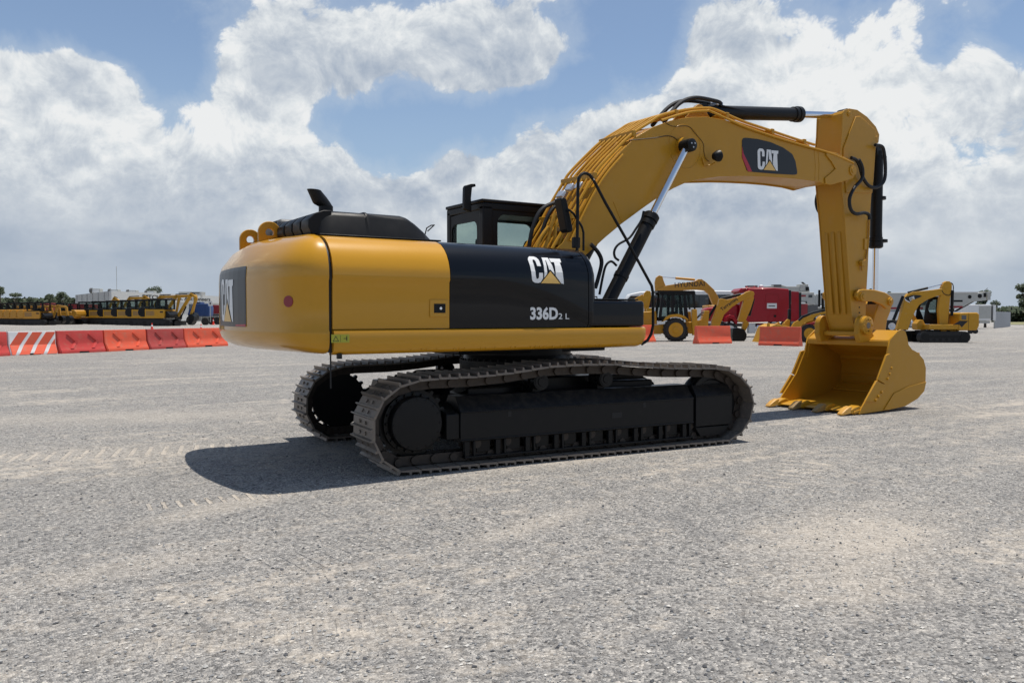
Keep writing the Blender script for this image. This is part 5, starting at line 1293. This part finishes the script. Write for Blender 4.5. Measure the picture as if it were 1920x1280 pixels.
# tracked excavator whose arm reaches over the cab roof
g_ = G('crawler_excavator', 1350, 66, 'orange yellow excavator behind the backhoe, its boom and dipper reaching left above the cab roof', 'excavator')
b1 = g_.pr('boom', [(1229, 547), (1232, 541), (1247, 536), (1250, 535), (1302, 527.5), (1308, 523.5), (1314, 523.5), (1322, 529), (1337, 543), (1345, 556), (1350, 572), (1336, 572), (1328, 552), (1320, 545), (1305, 543.5)], -.2, .2, 'orange', .02)
g_.pr('stick', [(1228, 546), (1227, 530), (1229, 521), (1235, 516.5), (1241, 518.5), (1243, 526), (1247, 536), (1244, 542)], -.16, .16, 'orange', .02)
cy_ = MB(); cy_.cyl(g_.V(1266, 521.5), g_.V(1302, 524.5), .10, 14); cy_.build('stick_cylinder', 'orange', g_.o)
MB().cyl(g_.V(1240, 519.5), g_.V(1268, 521.7), .035, 8).build('piston_rod', 'chrome', g_.o)
text_obj('boom_lettering', 'HYUNDAI', .55, 'decal', b1, g_.V(1263, 539, -.205), (1, 0, .05), (-.05, 0, 1), .005)
g_.bx('house', 1330, 572, 1372, 600, .4, 2.6, 'orange', .08); 
c_ = g_.bx('cab', 1336, 558, 1354, 572, 1.4, 2.6, 'matt', .05); g_.bx('window', 1338, 560, 1352, 571, 1.38, 1.4, 'glass', 0, c_)
b = MB(); crawler(b, g_.x(1325), g_.x(1385), .8, .2, .7); crawler(b, g_.x(1325), g_.x(1385), .8, 2.2, 2.7); b.build('track', 'rubber', g_.o)

# white bus --------------------------------------------------------------------
g_ = G('bus', 1270, 80, 'long white bus with a dark window band behind the backhoe and the red truck', 'bus')
bs_ = MB(); bs_.prism(g_.P([(1176, 622), (1174, 600), (1176, 560), (1182, 551), (1200, 547), (1290, 544), (1370, 545), (1380, 549), (1383, 558), (1383, 622)]), 0, 2.5); BUS = bs_.build('body', 'white2', g_.o, bevel=.12, seg=3)
g_.pr('window_band', [(1177, 576), (1177, 560), (1182, 555), (1298, 552.5), (1368, 552.5), (1375, 556), (1378, 577), (1300, 577)], -.01, .02, 'glass', 0, BUS)
for u in (1205, 1240, 1275, 1310, 1345): g_.bx('window_pillar', u, 553.5, u+.7, 576.5, -.016, .0, 'matt', 0, BUS)
g_.pr('roof_pod', [(1294, 546), (1298, 542.5), (1322, 542.5), (1330, 546)], .4, 2.1, 'white2', .05)
for u in (1205, 1352): wheel(g_, u, 615, .5, -.05, .25, 'silver', lugs=False)

# red truck ------------------------------------------------------------------
g_ = G('semi_truck', 1440, 60, 'red semi truck with a tall sleeper cab and chrome tank, facing left', 'truck')
slp = [(1390, 560), (1391, 546), (1396, 542), (1440, 540.5), (1468, 543), (1470, 602), (1398, 604), (1390, 603)]
SL_ = g_.pr('sleeper_cab', slp, -1.2, 1.2, 'redp', .06)
P_ = [(1379, 604), (1379, 556), (1384, 545), (1390, 543), (1390, 604)]; DC = g_.pr('driver_cab', P_, -1.1, 1.1, 'redp', .04)
g_.pr('roof_fairing', [(1376, 547), (1382, 541), (1400, 539.5), (1440, 540.5), (1440, 546), (1380, 549)], -1.1, 1.1, 'redp', .06)
g_.pr('hood', [(1318, 602), (1318, 580), (1324, 577), (1379, 570), (1379, 602)], -.75, .75, 'redp', .1)
g_.pr('mudguard', [(1350, 603), (1353, 594), (1360, 590), (1368, 592), (1375, 600), (1374, 608), (1371, 606), (1366, 598), (1359, 596), (1354, 604)], -1.15, -.7, 'redp', .03)
g_.pr('mudguard', [(1350, 603), (1353, 594), (1360, 590), (1368, 592), (1375, 600), (1374, 608), (1371, 606), (1366, 598), (1359, 596), (1354, 604)], .7, 1.15, 'redp', .03)
wheel(g_, 1362, 615, .52, -1.1, -.75, 'silver', lugs=False); wheel(g_, 1362, 615, .52, .75, 1.1, 'silver', lugs=False)
g_.pr('side_extender', [(1472.5, 547), (1486, 548), (1487, 602), (1472.5, 602)], -1.22, -1.16, 'redp', .01); g_.bx('extender_edge', 1486.5, 549, 1491, 600, -1.22, -1.0, 'rubber', .01); g_.bx('extender_gap', 1468.5, 545, 1472.5, 603, -1.15, 1.1, 'rubber')
dr_ = MB()
P_ = rrect(g_.x(1425), g_.x(1449), g_.z(582), g_.z(553), .12)
for i in range(len(P_)):
    a, c = P_[i], P_[(i+1) % len(P_)]; dr_.tube([(a[0], -1.203, a[1]), (c[0], -1.203, c[1])], .018, 5, False)
dr_.build('panel_seam', 'redp', SL_)
g_.bx('white_sign', 1428, 569, 1446, 578.5, -1.22, -1.205, 'white2', 0, SL_); g_.bx('sign_text', 1431, 573, 1443, 575, -1.226, -1.221, 'dgrey', 0, SL_)
MB().cyl(g_.V(1443, 592.5, -1.2), g_.V(1443, 592.5, -1.23), .09, 16).build('fuel_cap', 'matt', SL_)
tk = MB(); tk.cyl(g_.V(1411, 614, -.8), g_.V(1430, 614, -.8), .33, 24); tk.build('fuel_tank', 'chrome', g_.o)
g_.bx('step', 1396, 606, 1408, 624, -1.1, -.6, 'silver', .02)
g_.pr('chassis', [(1320, 606), (1560, 606), (1560, 612), (1320, 612)], -.45, .45, 'dgrey')
for u in (1518, 1550): wheel(g_, u, 612, .52, -1.15, -.55, 'silver', lugs=False); wheel(g_, u, 612, .52, .55, 1.15, 'silver', lugs=False)
for u in (1395, 1409): MB().lathe(g_.V(u, 541, -.6), (0, 0, 1), [(0, .07), (.1, .07), (.16, .02)], 12).build('roof_light', 'redp', g_.o)
g_.bx('air_horn_box', 1399, 535.5, 1417, 541, -.4, .4, 'dgrey', .02); MB().lathe(g_.V(1424, 540, -.3), (0, 0, 1), [(0, .16), (.15, .17), (.22, .05)], 16).build('satellite_dome', 'white2', g_.o)
mr = MB(); mr.lohi(g_.V(1389, 566, -1.5), g_.V(1393, 552, -1.42)); mr.build('mirror', 'matt', g_.o)

# pale mobile cranes ------------------------------------------------------------------
g_ = G('mobile_crane', 1470, 78, 'weathered white mobile crane with boxed boom behind the red truck', 'crane')
g_.pr('boom_box', [(1385, 543), (1430, 537), (1466, 534.5), (1474, 537), (1516, 537), (1518, 549), (1385, 551)], 0, .9, 'grey', .03)
g_.bx('boom_head', 1499, 533, 1514, 546, -.1, 1.0, 'grey', .03); g_.bx('head_sheave', 1509, 538, 1515, 545, -.15, -.1, 'matt')
g_.pr('jib_mast', [(1503, 529), (1506, 528.5), (1513, 534), (1511, 536)], .2, .4, 'matt'); g_.bx('boom_top_box', 1450, 533.5, 1464, 538, -.06, .8, 'dgrey')
g_.bx('body', 1488, 548, 1524, 571, -.3, 1.6, 'grey', .05); g_.bx('window', 1513, 553, 1520, 558, -.32, -.3, 'glass'); g_.bx('red_stripe', 1490, 553, 1508, 556.5, -.31, -.3, 'redd')
g_.bx('deck', 1440, 571, 1532, 600, -.2, 2.2, 'dgrey', .03); g_.bx('bumper_box', 1491, 565, 1510, 569, -.33, -.31, 'matt')
for u in (1450, 1475, 1505, 1525): wheel(g_, u, 610, .6, -.3, .2, 'grey', lugs=False)
g_ = G('skip_container', 1504, 71, 'dull red metal box on legs beside the white crane, right of the red truck', 'container')
g_.bx('body', 1491, 570, 1514, 591, 0, 2, 'redd', .04); g_.bx('dark_end', 1514.4, 571, 1523, 590, .1, 2, 'dgrey', .03); g_.bx('white_lid', 1491, 566.5, 1510, 569.5, 0, 2, 'white2', .02); g_.bx('legs', 1493, 591, 1520, 618, .3, 1.8, 'dgrey')
g_ = G('box_truck', 1548, 84, 'grey box truck with a red panel seen between the crane and the excavator stick', 'truck')
g_.bx('box', 1527, 553, 1548, 572, 0, 2.4, 'grey', .05); g_.bx('roof', 1530, 551, 1560, 553, 0, 2.4, 'white2', .02); g_.bx('red_panel', 1548.4, 558, 1562, 566, 0, 2.4, 'redd', .03); g_.bx('bonnet', 1528, 572.5, 1543, 578, -.2, 2.3, 'white2', .1); g_.bx('chassis', 1520, 578.5, 1562, 606, 0, 2.4, 'dgrey')
for u in (1530, 1555): wheel(g_, u, 608, .5, -.25, .05, 'grey', lugs=False)

# loader with black arm ----------------------------------------------------------
g_ = G('wheel_loader', 1530, 48, 'yellow backhoe loader with a black curved loader arm behind the orange barrier', 'loader')
L1 = g_.pr('loader_arm', [(1474, 612), (1479, 604), (1492, 597), (1512, 589), (1540, 582.5), (1548, 586), (1545, 592), (1520, 598), (1500, 604), (1488, 613)], -.95, -.80, 'yelbk', .01)
g_.pr('arm_cover', [(1486, 600), (1494, 592), (1512, 585), (1530, 580.5), (1549, 577.5), (1550, 580), (1530, 583.5), (1512, 588), (1495, 596), (1488, 602)], -.97, -.79, 'matt', .01)
g_.pr('arm_decal', [(1513, 600), (1516, 595), (1526, 591), (1537, 588), (1534, 593), (1522, 598)], -.985, -.96, 'decal', 0, L1)
text_obj('arm_lettering', '416E', .17, 'white', L1, g_.V(1518, 597.5, -.99), (.93, 0, .36), (-.36, 0, .93), .004)
g_.pr('lift_cylinder', [(1502, 612), (1505, 607), (1530, 599.5), (1534, 600), (1532, 604), (1510, 611)], -.75, -.62, 'redp', .01)
g_.pr('chassis', [(1495, 618), (1500, 606), (1550, 600), (1578, 600), (1578, 622), (1520, 622)], -.4, .4, 'yelbk', .03); g_.pr('hood', [(1505, 606), (1510, 596), (1548, 590), (1550, 606)], -.42, .42, 'yelbk', .04)
cb = MB()
for P_ in ([(1553.5, 604), (1551.5, 560), (1548, 558), (1548.5, 604)], [(1541.5, 575), (1541.5, 543), (1545, 543), (1545, 575)], [(1585, 604), (1580, 552), (1584, 552), (1590, 604)], [(1548, 552), (1585, 550), (1585, 556), (1549, 557)]):
    cb.prism(g_.P(P_), -.75, -.66); cb.prism(g_.P(P_), .62, .7)
cb.prism(g_.P([(1547, 549), (1588, 549), (1588, 553), (1547, 553)]), -.8, .75)
cc = cb.build('cab', 'matt', g_.o); g_.pr('window', [(1554, 602), (1552, 557), (1580, 557), (1585, 602)], -.70, -.69, gl, 0, cc)
wheel(g_, 1507, 626, .52, -.95, -.6); wheel(g_, 1507, 626, .52, .6, .95); wheel(g_, 1572, 620, .70, -.95, -.45)
g_.pr('tilt_lever', [(1474, 610), (1475, 580), (1478, 579), (1480, 582), (1479, 610)], -.3, -.15, 'matt', .01)
g_.pr('bucket_bracket', [(1462, 613), (1466, 604), (1472, 598), (1476, 600), (1475, 613)], -.5, -.3, 'yelbk', .01); g_.pr('bucket_bracket', [(1455, 613), (1458, 606), (1463, 604), (1466, 613)], .2, .4, 'yelbk', .01)
fb = g_.pr('front_bucket', [(1418, 645), (1424, 634), (1432, 612), (1444, 607), (1470, 612), (1480, 630), (1476, 642), (1430, 646)], -1.1, 1.1, 'yelbk', .02)
for u in (1431, 1446, 1459): g_.pr('tooth_block', [(u-2.5, 613), (u-2, 605.5), (u+2, 605), (u+3, 613)], -1.0, -.9, 'yelbk', .01, fb)

# smaller excavator at the right --------------------------------------------------
g_ = G('crawler_excavator', 1752, 48, 'yellow mid-size excavator at the right with a black bucket on the ground, facing left', 'excavator')
E2 = g_.o
for s_, y0 in ((1, -1.1), (2, .75)):
    b = MB(); P0_, P1_ = (1708, 1800) if s_ == 1 else (1702, 1803)
    crawler(b, g_.x(P0_), g_.x(P1_), .62, y0, y0+.42); tr_ = b.build('track', 'rubber', E2)
    b = MB()
    for k in range(6): b.cyl((g_.x(1722)+.36*k, y0-.01, .17), (g_.x(1722)+.36*k, y0+.1, .17), .10, 14)
    b.cyl((g_.x(P1_)-.32, y0-.02, .31), (g_.x(P1_)-.32, y0+.1, .31), .25, 24); b.cyl((g_.x(P0_)+.32, y0-.02, .31), (g_.x(P0_)+.32, y0+.1, .31), .22, 24); b.lohi((g_.x(1722), y0-.005, .26), (g_.x(1788), y0+.1, .42)); b.build('track_rollers', 'uc', tr_)
g_.bx('undercarriage', 1726, 619, 1785, 628, -.6, .7, 'uc')
g_.bx('house_base', 1726, 608, 1813, 617, -1.0, 1.05, 'yelbk', .02)
g_.pr('rear_body', [(1779, 619), (1781, 588), (1784, 586), (1813, 586), (1817, 589), (1817, 610), (1813, 618.5)], -1.06, 1.06, 'yelbk', .06)
g_.bx('louvre', 1784, 591, 1792.5, 599, -1.075, -1.06, 'dgrey', .005); g_.pr('body_decal', [(1768, 608.5), (1781, 601), (1796, 601.5), (1790, 607), (1784.5, 613), (1780, 608)], -1.075, -1.06, 'decal')
g_.bx('panel_gap', 1796.7, 587, 1797.2, 618, -1.066, -1.058, 'rubber')
g_.pr('boom_base', [(1716, 618), (1714, 607), (1720, 599), (1726, 600), (1730, 608), (1760, 608), (1762, 618)], -.3, .3, 'yelbk', .02)
g_.pr('cylinder_post', [(1706, 580), (1709, 577), (1713, 580), (1727, 602), (1724, 606), (1719, 602)], .35, .55, 'yelbk', .01)
cb = MB()
for P_ in ([(1731, 607), (1736, 570), (1740, 562), (1748, 559), (1748, 564), (1743, 567), (1740, 580), (1747, 596), (1747, 605)], [(1770, 607), (1772, 560), (1777, 560), (1780, 590), (1778, 606)], [(1741, 558), (1777, 556), (1779, 560), (1741, 563)], [(1731, 600), (1778, 598), (1778, 607), (1731, 607)]):
    for y_ in (.0, 1.0): cb.prism(g_.P(P_), y_, y_+.06)
cb.prism(g_.P([(1741, 556.5), (1778, 555.5), (1778, 559), (1741, 560)]), .0, 1.06)
cc = cb.build('cab', 'matt', E2)
g_.pr('window', [(1741, 598), (1743, 564), (1772, 560), (1772, 598)], .02, .03, gl, 0, cc); g_.pr('window', [(1741, 598), (1743, 564), (1772, 560), (1772, 598)], 1.02, 1.03, gl, 0, cc)
g_.bx('seat', 1746, 586, 1760, 600, .25, .8, 'rubber', .04, cc)
boo = g_.pr('boom', [(1671, 617), (1676, 600), (1684, 565), (1684, 561), (1690, 552), (1700, 548), (1735, 544.5), (1752, 542), (1758, 540.5), (1760, 548), (1757, 552), (1740, 557), (1727, 562), (1712, 572), (1704, 585), (1696, 605), (1692, 618)], -.7, -.42, 'yelbk', .015)
g_.pr('boom_decal', [(1684, 558), (1690, 556.5), (1700, 553.5), (1712, 554), (1716.5, 556), (1710, 559), (1702, 562), (1694, 566), (1688, 563)], -.715, -.702, 'decal', 0, boo)
g_.pr('decal_stripe', [(1684, 558.5), (1688, 563), (1694, 566.5), (1694, 568), (1686, 564)], -.718, -.7, 'white', 0, boo)
q = g_.V(1694, 565, -.716); emblem(boo, tuple(q), (.92, 0, .36), (-.2, 0, .98), .21, None, 0, 1.15)
st2 = g_.pr('stick', [(1753, 540), (1757, 531), (1762, 528), (1768, 528.5), (1772, 534), (1772, 546), (1769, 560), (1767, 590), (1766, 607), (1763, 622), (1754, 622), (1750, 606), (1748, 580), (1750, 560), (1752, 552)], -.68, -.44, 'yelbk', .015)
for a_, b_, r_q in (((1693, 549, -.56), (1729, 540.5, -.56), .07), ((1680, 556, -.8), (1663, 600, -.8), .085), ((1775, 545, -.56), (1774.5, 592, -.56), .085)): MB().cyl(g_.V(*a_), g_.V(*b_), r_q, 14).build('hydraulic_cylinder', 'matt', E2)
MB().cyl(g_.V(1728, 540.7, -.56), g_.V(1757, 533.5, -.56), .03, 8).build('piston_rod', 'chrome', E2)
hp = MB(); hp.tube(smooth_path([g_.V(u, v, -.7) for u, v in ((1753, 545), (1758, 552), (1768, 554), (1771, 545))], 5), .02, 6); hp.tube(smooth_path([g_.V(u, v, -.6) for u, v in ((1768, 530), (1774, 533), (1776, 540), (1775, 548))], 5), .03, 6); hp.build('hoses', 'rubber', E2)
g_.pr('bucket_link', [(1764, 612), (1776, 612), (1785, 617), (1783, 624), (1778, 630), (1773, 631), (1775, 622), (1765, 618)], -.66, -.46, 'yelbk', .01)
bk2 = g_.pr('bucket', [(1751, 624), (1757, 622), (1766, 624), (1771, 635), (1772, 646), (1768, 655), (1744, 656), (1728, 654.5), (1742, 647), (1749, 636)], -.95, -.15, 'matt', .02)

# crane, cabin, tanks and generator behind it ---------------------------------------
g_ = G('mobile_crane', 1815, 76, 'grey mobile crane boom with red stripe and two sheaves behind the right excavator', 'crane')
BMX = g_.pr('boom_box', [(1664, 549), (1780, 547.5), (1832, 549), (1846, 547.5), (1849, 563), (1822, 566), (1806, 575), (1780, 580), (1664, 584)], 0, 1.2, 'grey', .03)
g_.bx('boom_edge', 1775, 547, 1832, 549, -.05, 1.25, 'white2', 0, BMX)
g_.bx('red_stripe', 1668, 576, 1730, 579.5, -.012, 0, 'redd', 0, BMX); g_.bx('red_stripe', 1780, 573.5, 1804, 577, -.012, 0, 'redd', 0, BMX)
g_.bx('slot', 1786, 562.5, 1804, 566, -.012, 0, 'matt', 0, BMX)
for u, v, r in ((1817, 556.5, .17), (1836, 555, .19)): MB().cyl(g_.V(u, v, -.03), g_.V(u, v, .01), r, 20).build('sheave', 'matt', BMX)
g_.bx('head_opening', 1843, 549, 1848, 557, -.02, 0, 'matt', 0, BMX); g_.bx('head_plate', 1850.5, 547, 1856.5, 562.5, 0, 1.0, 'grey', .02)
MB().cyl(g_.V(1830, 563, .3), g_.V(1786, 588, .3), .09, 10).build('lift_cylinder', 'matt', g_.o)
MB().tube([g_.V(1844, 548, .3), g_.V(1854, 540, .3)], .03, 6).build('hook_rod', 'dgrey', g_.o)
g_.bx('carrier', 1664, 584, 1800, 600, -.2, 2.2, 'white2', .05); g_.bx('chassis', 1664, 601, 1800, 612, .1, 2.0, 'dgrey', .03)
tk = MB(); tk.cyl(g_.V(1700, 606, -.4), g_.V(1722, 606, -.4), .42, 20); tk.build('tank', 'silver', g_.o)
g_.bx('cab_window', 1708, 563, 1736, 572, -.22, 0.01, 'glass'); 
for u in (1670, 1690, 1735, 1760, 1790): wheel(g_, u, 612, .55, -.25, .15, 'silver', lugs=False)
g_ = G('site_cabin', 1846, 92, 'pale grey box trailer cabin right of the crane boom', 'cabin')
g_.bx('body', 1817, 571, 1858, 601, 0, 3, 'white2', .05); g_.bx('side_panel', 1835, 573.5, 1857, 597, -.03, -.001, 'grey', .01); g_.bx('dark_edge', 1858.3, 573, 1861.5, 600, 0, 3, 'dgrey'); g_.bx('end_panel', 1861.7, 572, 1867, 600.5, 0, 3, 'white2', .02)
g_.bx('base', 1838, 601.3, 1857, 606, .1, 2.5, 'grey')
g_ = G('generator', 1826, 70, 'red wheeled generator behind the rear of the right excavator', 'generator')
g_.pr('body', [(1817, 616), (1818, 597), (1823, 593), (1832, 592), (1835, 596), (1834, 616)], 0, 1.2, 'redp', .04); g_.bx('panel', 1826.5, 606, 1831.5, 614, -.012, 0, 'white2'); g_.bx('band', 1817.5, 602, 1834.5, 603, -.01, 0, 'redd')
MB().cyl(g_.V(1830, 621, 0), g_.V(1830, 621, .2), .2, 16).build('wheel', 'tyre', g_.o); MB().cyl(g_.V(1821, 621, 0), g_.V(1821, 621, .2), .2, 16).build('wheel', 'tyre', g_.o)
# corrugated fence
fc = empty('corrugated_fence', 'light grey corrugated metal fence panels at the right edge of the yard', 'fence', None, bgp(1866, 96), 0)
p_, q_ = bgp(1864, 98)-fc.location, bgp(1893, 112)-fc.location; n = 48; b = MB(); d_ = (q_-p_); nn = Vector((-d_.y, d_.x, 0)).normalized()
rowa = [p_+d_*(i/n)+nn*(.09 if i % 2 else -.09) for i in range(n+1)]
b.grid([[tuple(v+Vector((0, 0, z))) for v in rowa] for z in (0, 2.0)]); bmesh.ops.solidify(b.b, geom=list(b.b.faces), thickness=.02); b.build('sheet', 'silver', fc, smooth=0)
b = MB()
for i in range(7): v = p_+d_*(i/6); b.lohi((v.x-.05, v.y-.05, 0), (v.x+.05, v.y+.05, 2.05))
b.build('posts', 'grey', fc)
# dry grass field and power line
gf = mat('dry_grass', (.20, .19, .085), .9, var=.35, vscale=.8, bump=.02, bscale=3)
b = MB(); P4 = [bgp(1868, 135), bgp(2600, 120), bgp(2900, 400), bgp(1860, 420)]; b.prism([(p.x, p.y) for p in P4], .0, .06, 'z'); o = b.build('dry_grass_field', gf, None, smooth=0); o['kind'] = 'structure'

# trees ---------------------------------------------------------------------------
leafm = []
for k, cc_ in enumerate(((.035, .055, .022), (.055, .075, .035), (.075, .085, .050))):
    m_ = mat('foliage_%d' % k, cc_, .8, var=.35, vscale=.6); leafm.append(m_)
brk = mat('bark', (.10, .075, .05), .9, var=.3)
def tree_mesh(h, w, seed, lean=0., base=.35, n=2200, leaf=.22):
    rnd = random.Random(seed); tb_ = MB()
    hh = h*base
    tb_.tube([(0, 0, 0), (lean*.3, 0, hh*.6), (lean, .1, hh*1.3), (lean*1.2, 0, h*.75)], [.035*h, .026*h, .018*h, .006*h], 7)
    clumps = []
    for i in range(9+rnd.randrange(5)):
        a = rnd.uniform(0, 2*PI); rr = rnd.uniform(.12, .42)*w; z = rnd.uniform(hh*1.05, h*.92); k = 1-abs((z-hh)/(h-hh)-.42)*1.0
        c = Vector((lean+math.cos(a)*rr*k*1.2, math.sin(a)*rr*k*1.2, z)); clumps.append((c, rnd.uniform(.13, .24)*w))
        tb_.tube([(lean*.8, 0, hh*rnd.uniform(.8, 1.3)), tuple((Vector((lean, 0, hh*1.2))+c)/2+Vector((0, 0, .1*h*.2))), tuple(c)], [.012*h, .008*h, .003*h], 5)
    clumps.append((Vector((lean, 0, h*.86)), .2*w))
    trunk = tb_.b; vs, fs = [], []
    for c, r in clumps:
        for _ in range(int(n/len(clumps))):
            v = Vector((rnd.gauss(0, 1), rnd.gauss(0, 1), rnd.gauss(0, .75))); v = v.normalized()*r*rnd.uniform(.35, 1.12)**.7; v.z *= .75
            p = c+v; s_ = leaf*rnd.uniform(.5, 1.2); a_ = Vector((rnd.gauss(0, 1), rnd.gauss(0, 1), rnd.gauss(0, 1))).normalized(); b_ = a_.orthogonal().normalized()
            i0 = len(vs); vs += [p+a_*s_, p+b_*s_*.7, p-a_*s_, p-b_*s_*.7]; fs.append((i0, i0+1, i0+2, i0+3))
    me = bpy.data.meshes.new('crown'); me.from_pydata([tuple(v) for v in vs], [], fs)
    for m_ in leafm: me.materials.append(m_)
    for p in me.polygons: p.material_index = rnd.choice((0, 0, 1, 1, 2))
    return tb_, me
def tree(u, d, vtop, wpx, label, seed, base=.35, lean=0., n=2200, grp='trees behind the yard', z0=0.):
    p = bgp(u, d); k = FPX/d; h = CAM.z+(HOR-vtop)/k-p.z+z0; w_ = wpx/k
    r = empty('tree', label, 'tree', grp, p-Vector((0, 0, z0)), random.Random(seed).uniform(0, .5))
    tb_, me = tree_mesh(h, w_, seed, lean, base, n, leaf=max(.14, w_*.035))
    tb_.build('trunk', brk, r); o = bpy.data.objects.new('crown', me); COL.objects.link(o); o.parent = r
tree(2, 150, 532, 34, 'tall dark tree cut by the left photo edge', 1, .25)
tree(30, 170, 545, 26, 'slim dark tree second from the left edge', 2, .3)
tree(95, 185, 549, 34, 'rounded dark tree between the slim one and the spreading one', 3, .25)
tree(121, 180, 546.5, 36, 'widest spreading dark tree left of the warehouse', 4, .3)
tree(60, 190, 556, 34, 'low dark tree in the dip of the left tree line', 5, .15)
tree(141, 190, 558, 20, 'small dark tree touching the left warehouse corner', 6, .15)
tree(295, 190, 532.5, 44, 'broad tree crown rising above the warehouse roof', 7, .45)
tree(1847, 105, 540, 44, 'leafy tree behind the head of the grey crane boom', 8, .25)
tree(1924, 96, 524, 38, 'tall tree at the right photo edge', 9, .38)
tree(1774, 110, 531, 22, 'tree crown behind the stick of the right excavator', 10, .3)
tree(1787, 120, 541, 20, 'lower tree between the right excavator and the crane', 11, .3)
tree(1665, 120, 543, 16, 'small tree behind the bucket link', 12, .3)
tree(1632, 120, 532, 12, 'narrow tree just right of the excavator stick', 13, .3)
tree(1196, 130, 548, 14, 'distant tree above the bus, left of the backhoe', 14, .3)
tree(1552, 120, 544, 22, 'distant tree left of the excavator stick', 15, .3)
def thicket(name, u0, u1, d, v0, amp, label, seed):
    rnd = random.Random(seed); vs, fs = [], []; k = FPX/d; n = int((u1-u0)*24)
    for _ in range(n):
        u = rnd.uniform(u0, u1); dd = d+rnd.uniform(-6, 8); p = bgp(u, dd)
        top = CAM.z+(HOR-v0+amp*(mnoise.noise(Vector((u*.09, seed, 0)))+.5*mnoise.noise(Vector((u*.31, seed, 0)))))/k
        z = rnd.uniform(0, 1)**.6*top; s_ = rnd.uniform(.3, .75); q = Vector((p.x, p.y, z)); a_ = Vector((rnd.gauss(0, 1), rnd.gauss(0, 1), rnd.gauss(0, 1))).normalized(); b_ = a_.orthogonal().normalized()
        i0 = len(vs); vs += [q+a_*s_, q+b_*s_*.8, q-a_*s_, q-b_*s_*.8]; fs.append((i0, i0+1, i0+2, i0+3))
    me = bpy.data.meshes.new(name); me.from_pydata([tuple(v) for v in vs], [], fs)
    for m_ in leafm: me.materials.append(m_)
    for p in me.polygons: p.material_index = rnd.choice((0, 0, 1, 2))
    o = bpy.data.objects.new(name, me); COL.objects.link(o); tag(o, label, 'woodland', None, 'stuff')
thicket('distant_woodland', 1860, 2080, 190, 577, 7, 'low far-off woodland along the horizon at the right', 21)
thicket('distant_woodland', -160, 150, 215, 561, 5, 'far-off dark woodland behind the left machines', 22)
thicket('distant_woodland', 1130, 1700, 230, 580, 4, 'far-off woodland behind the bus and trucks', 23)
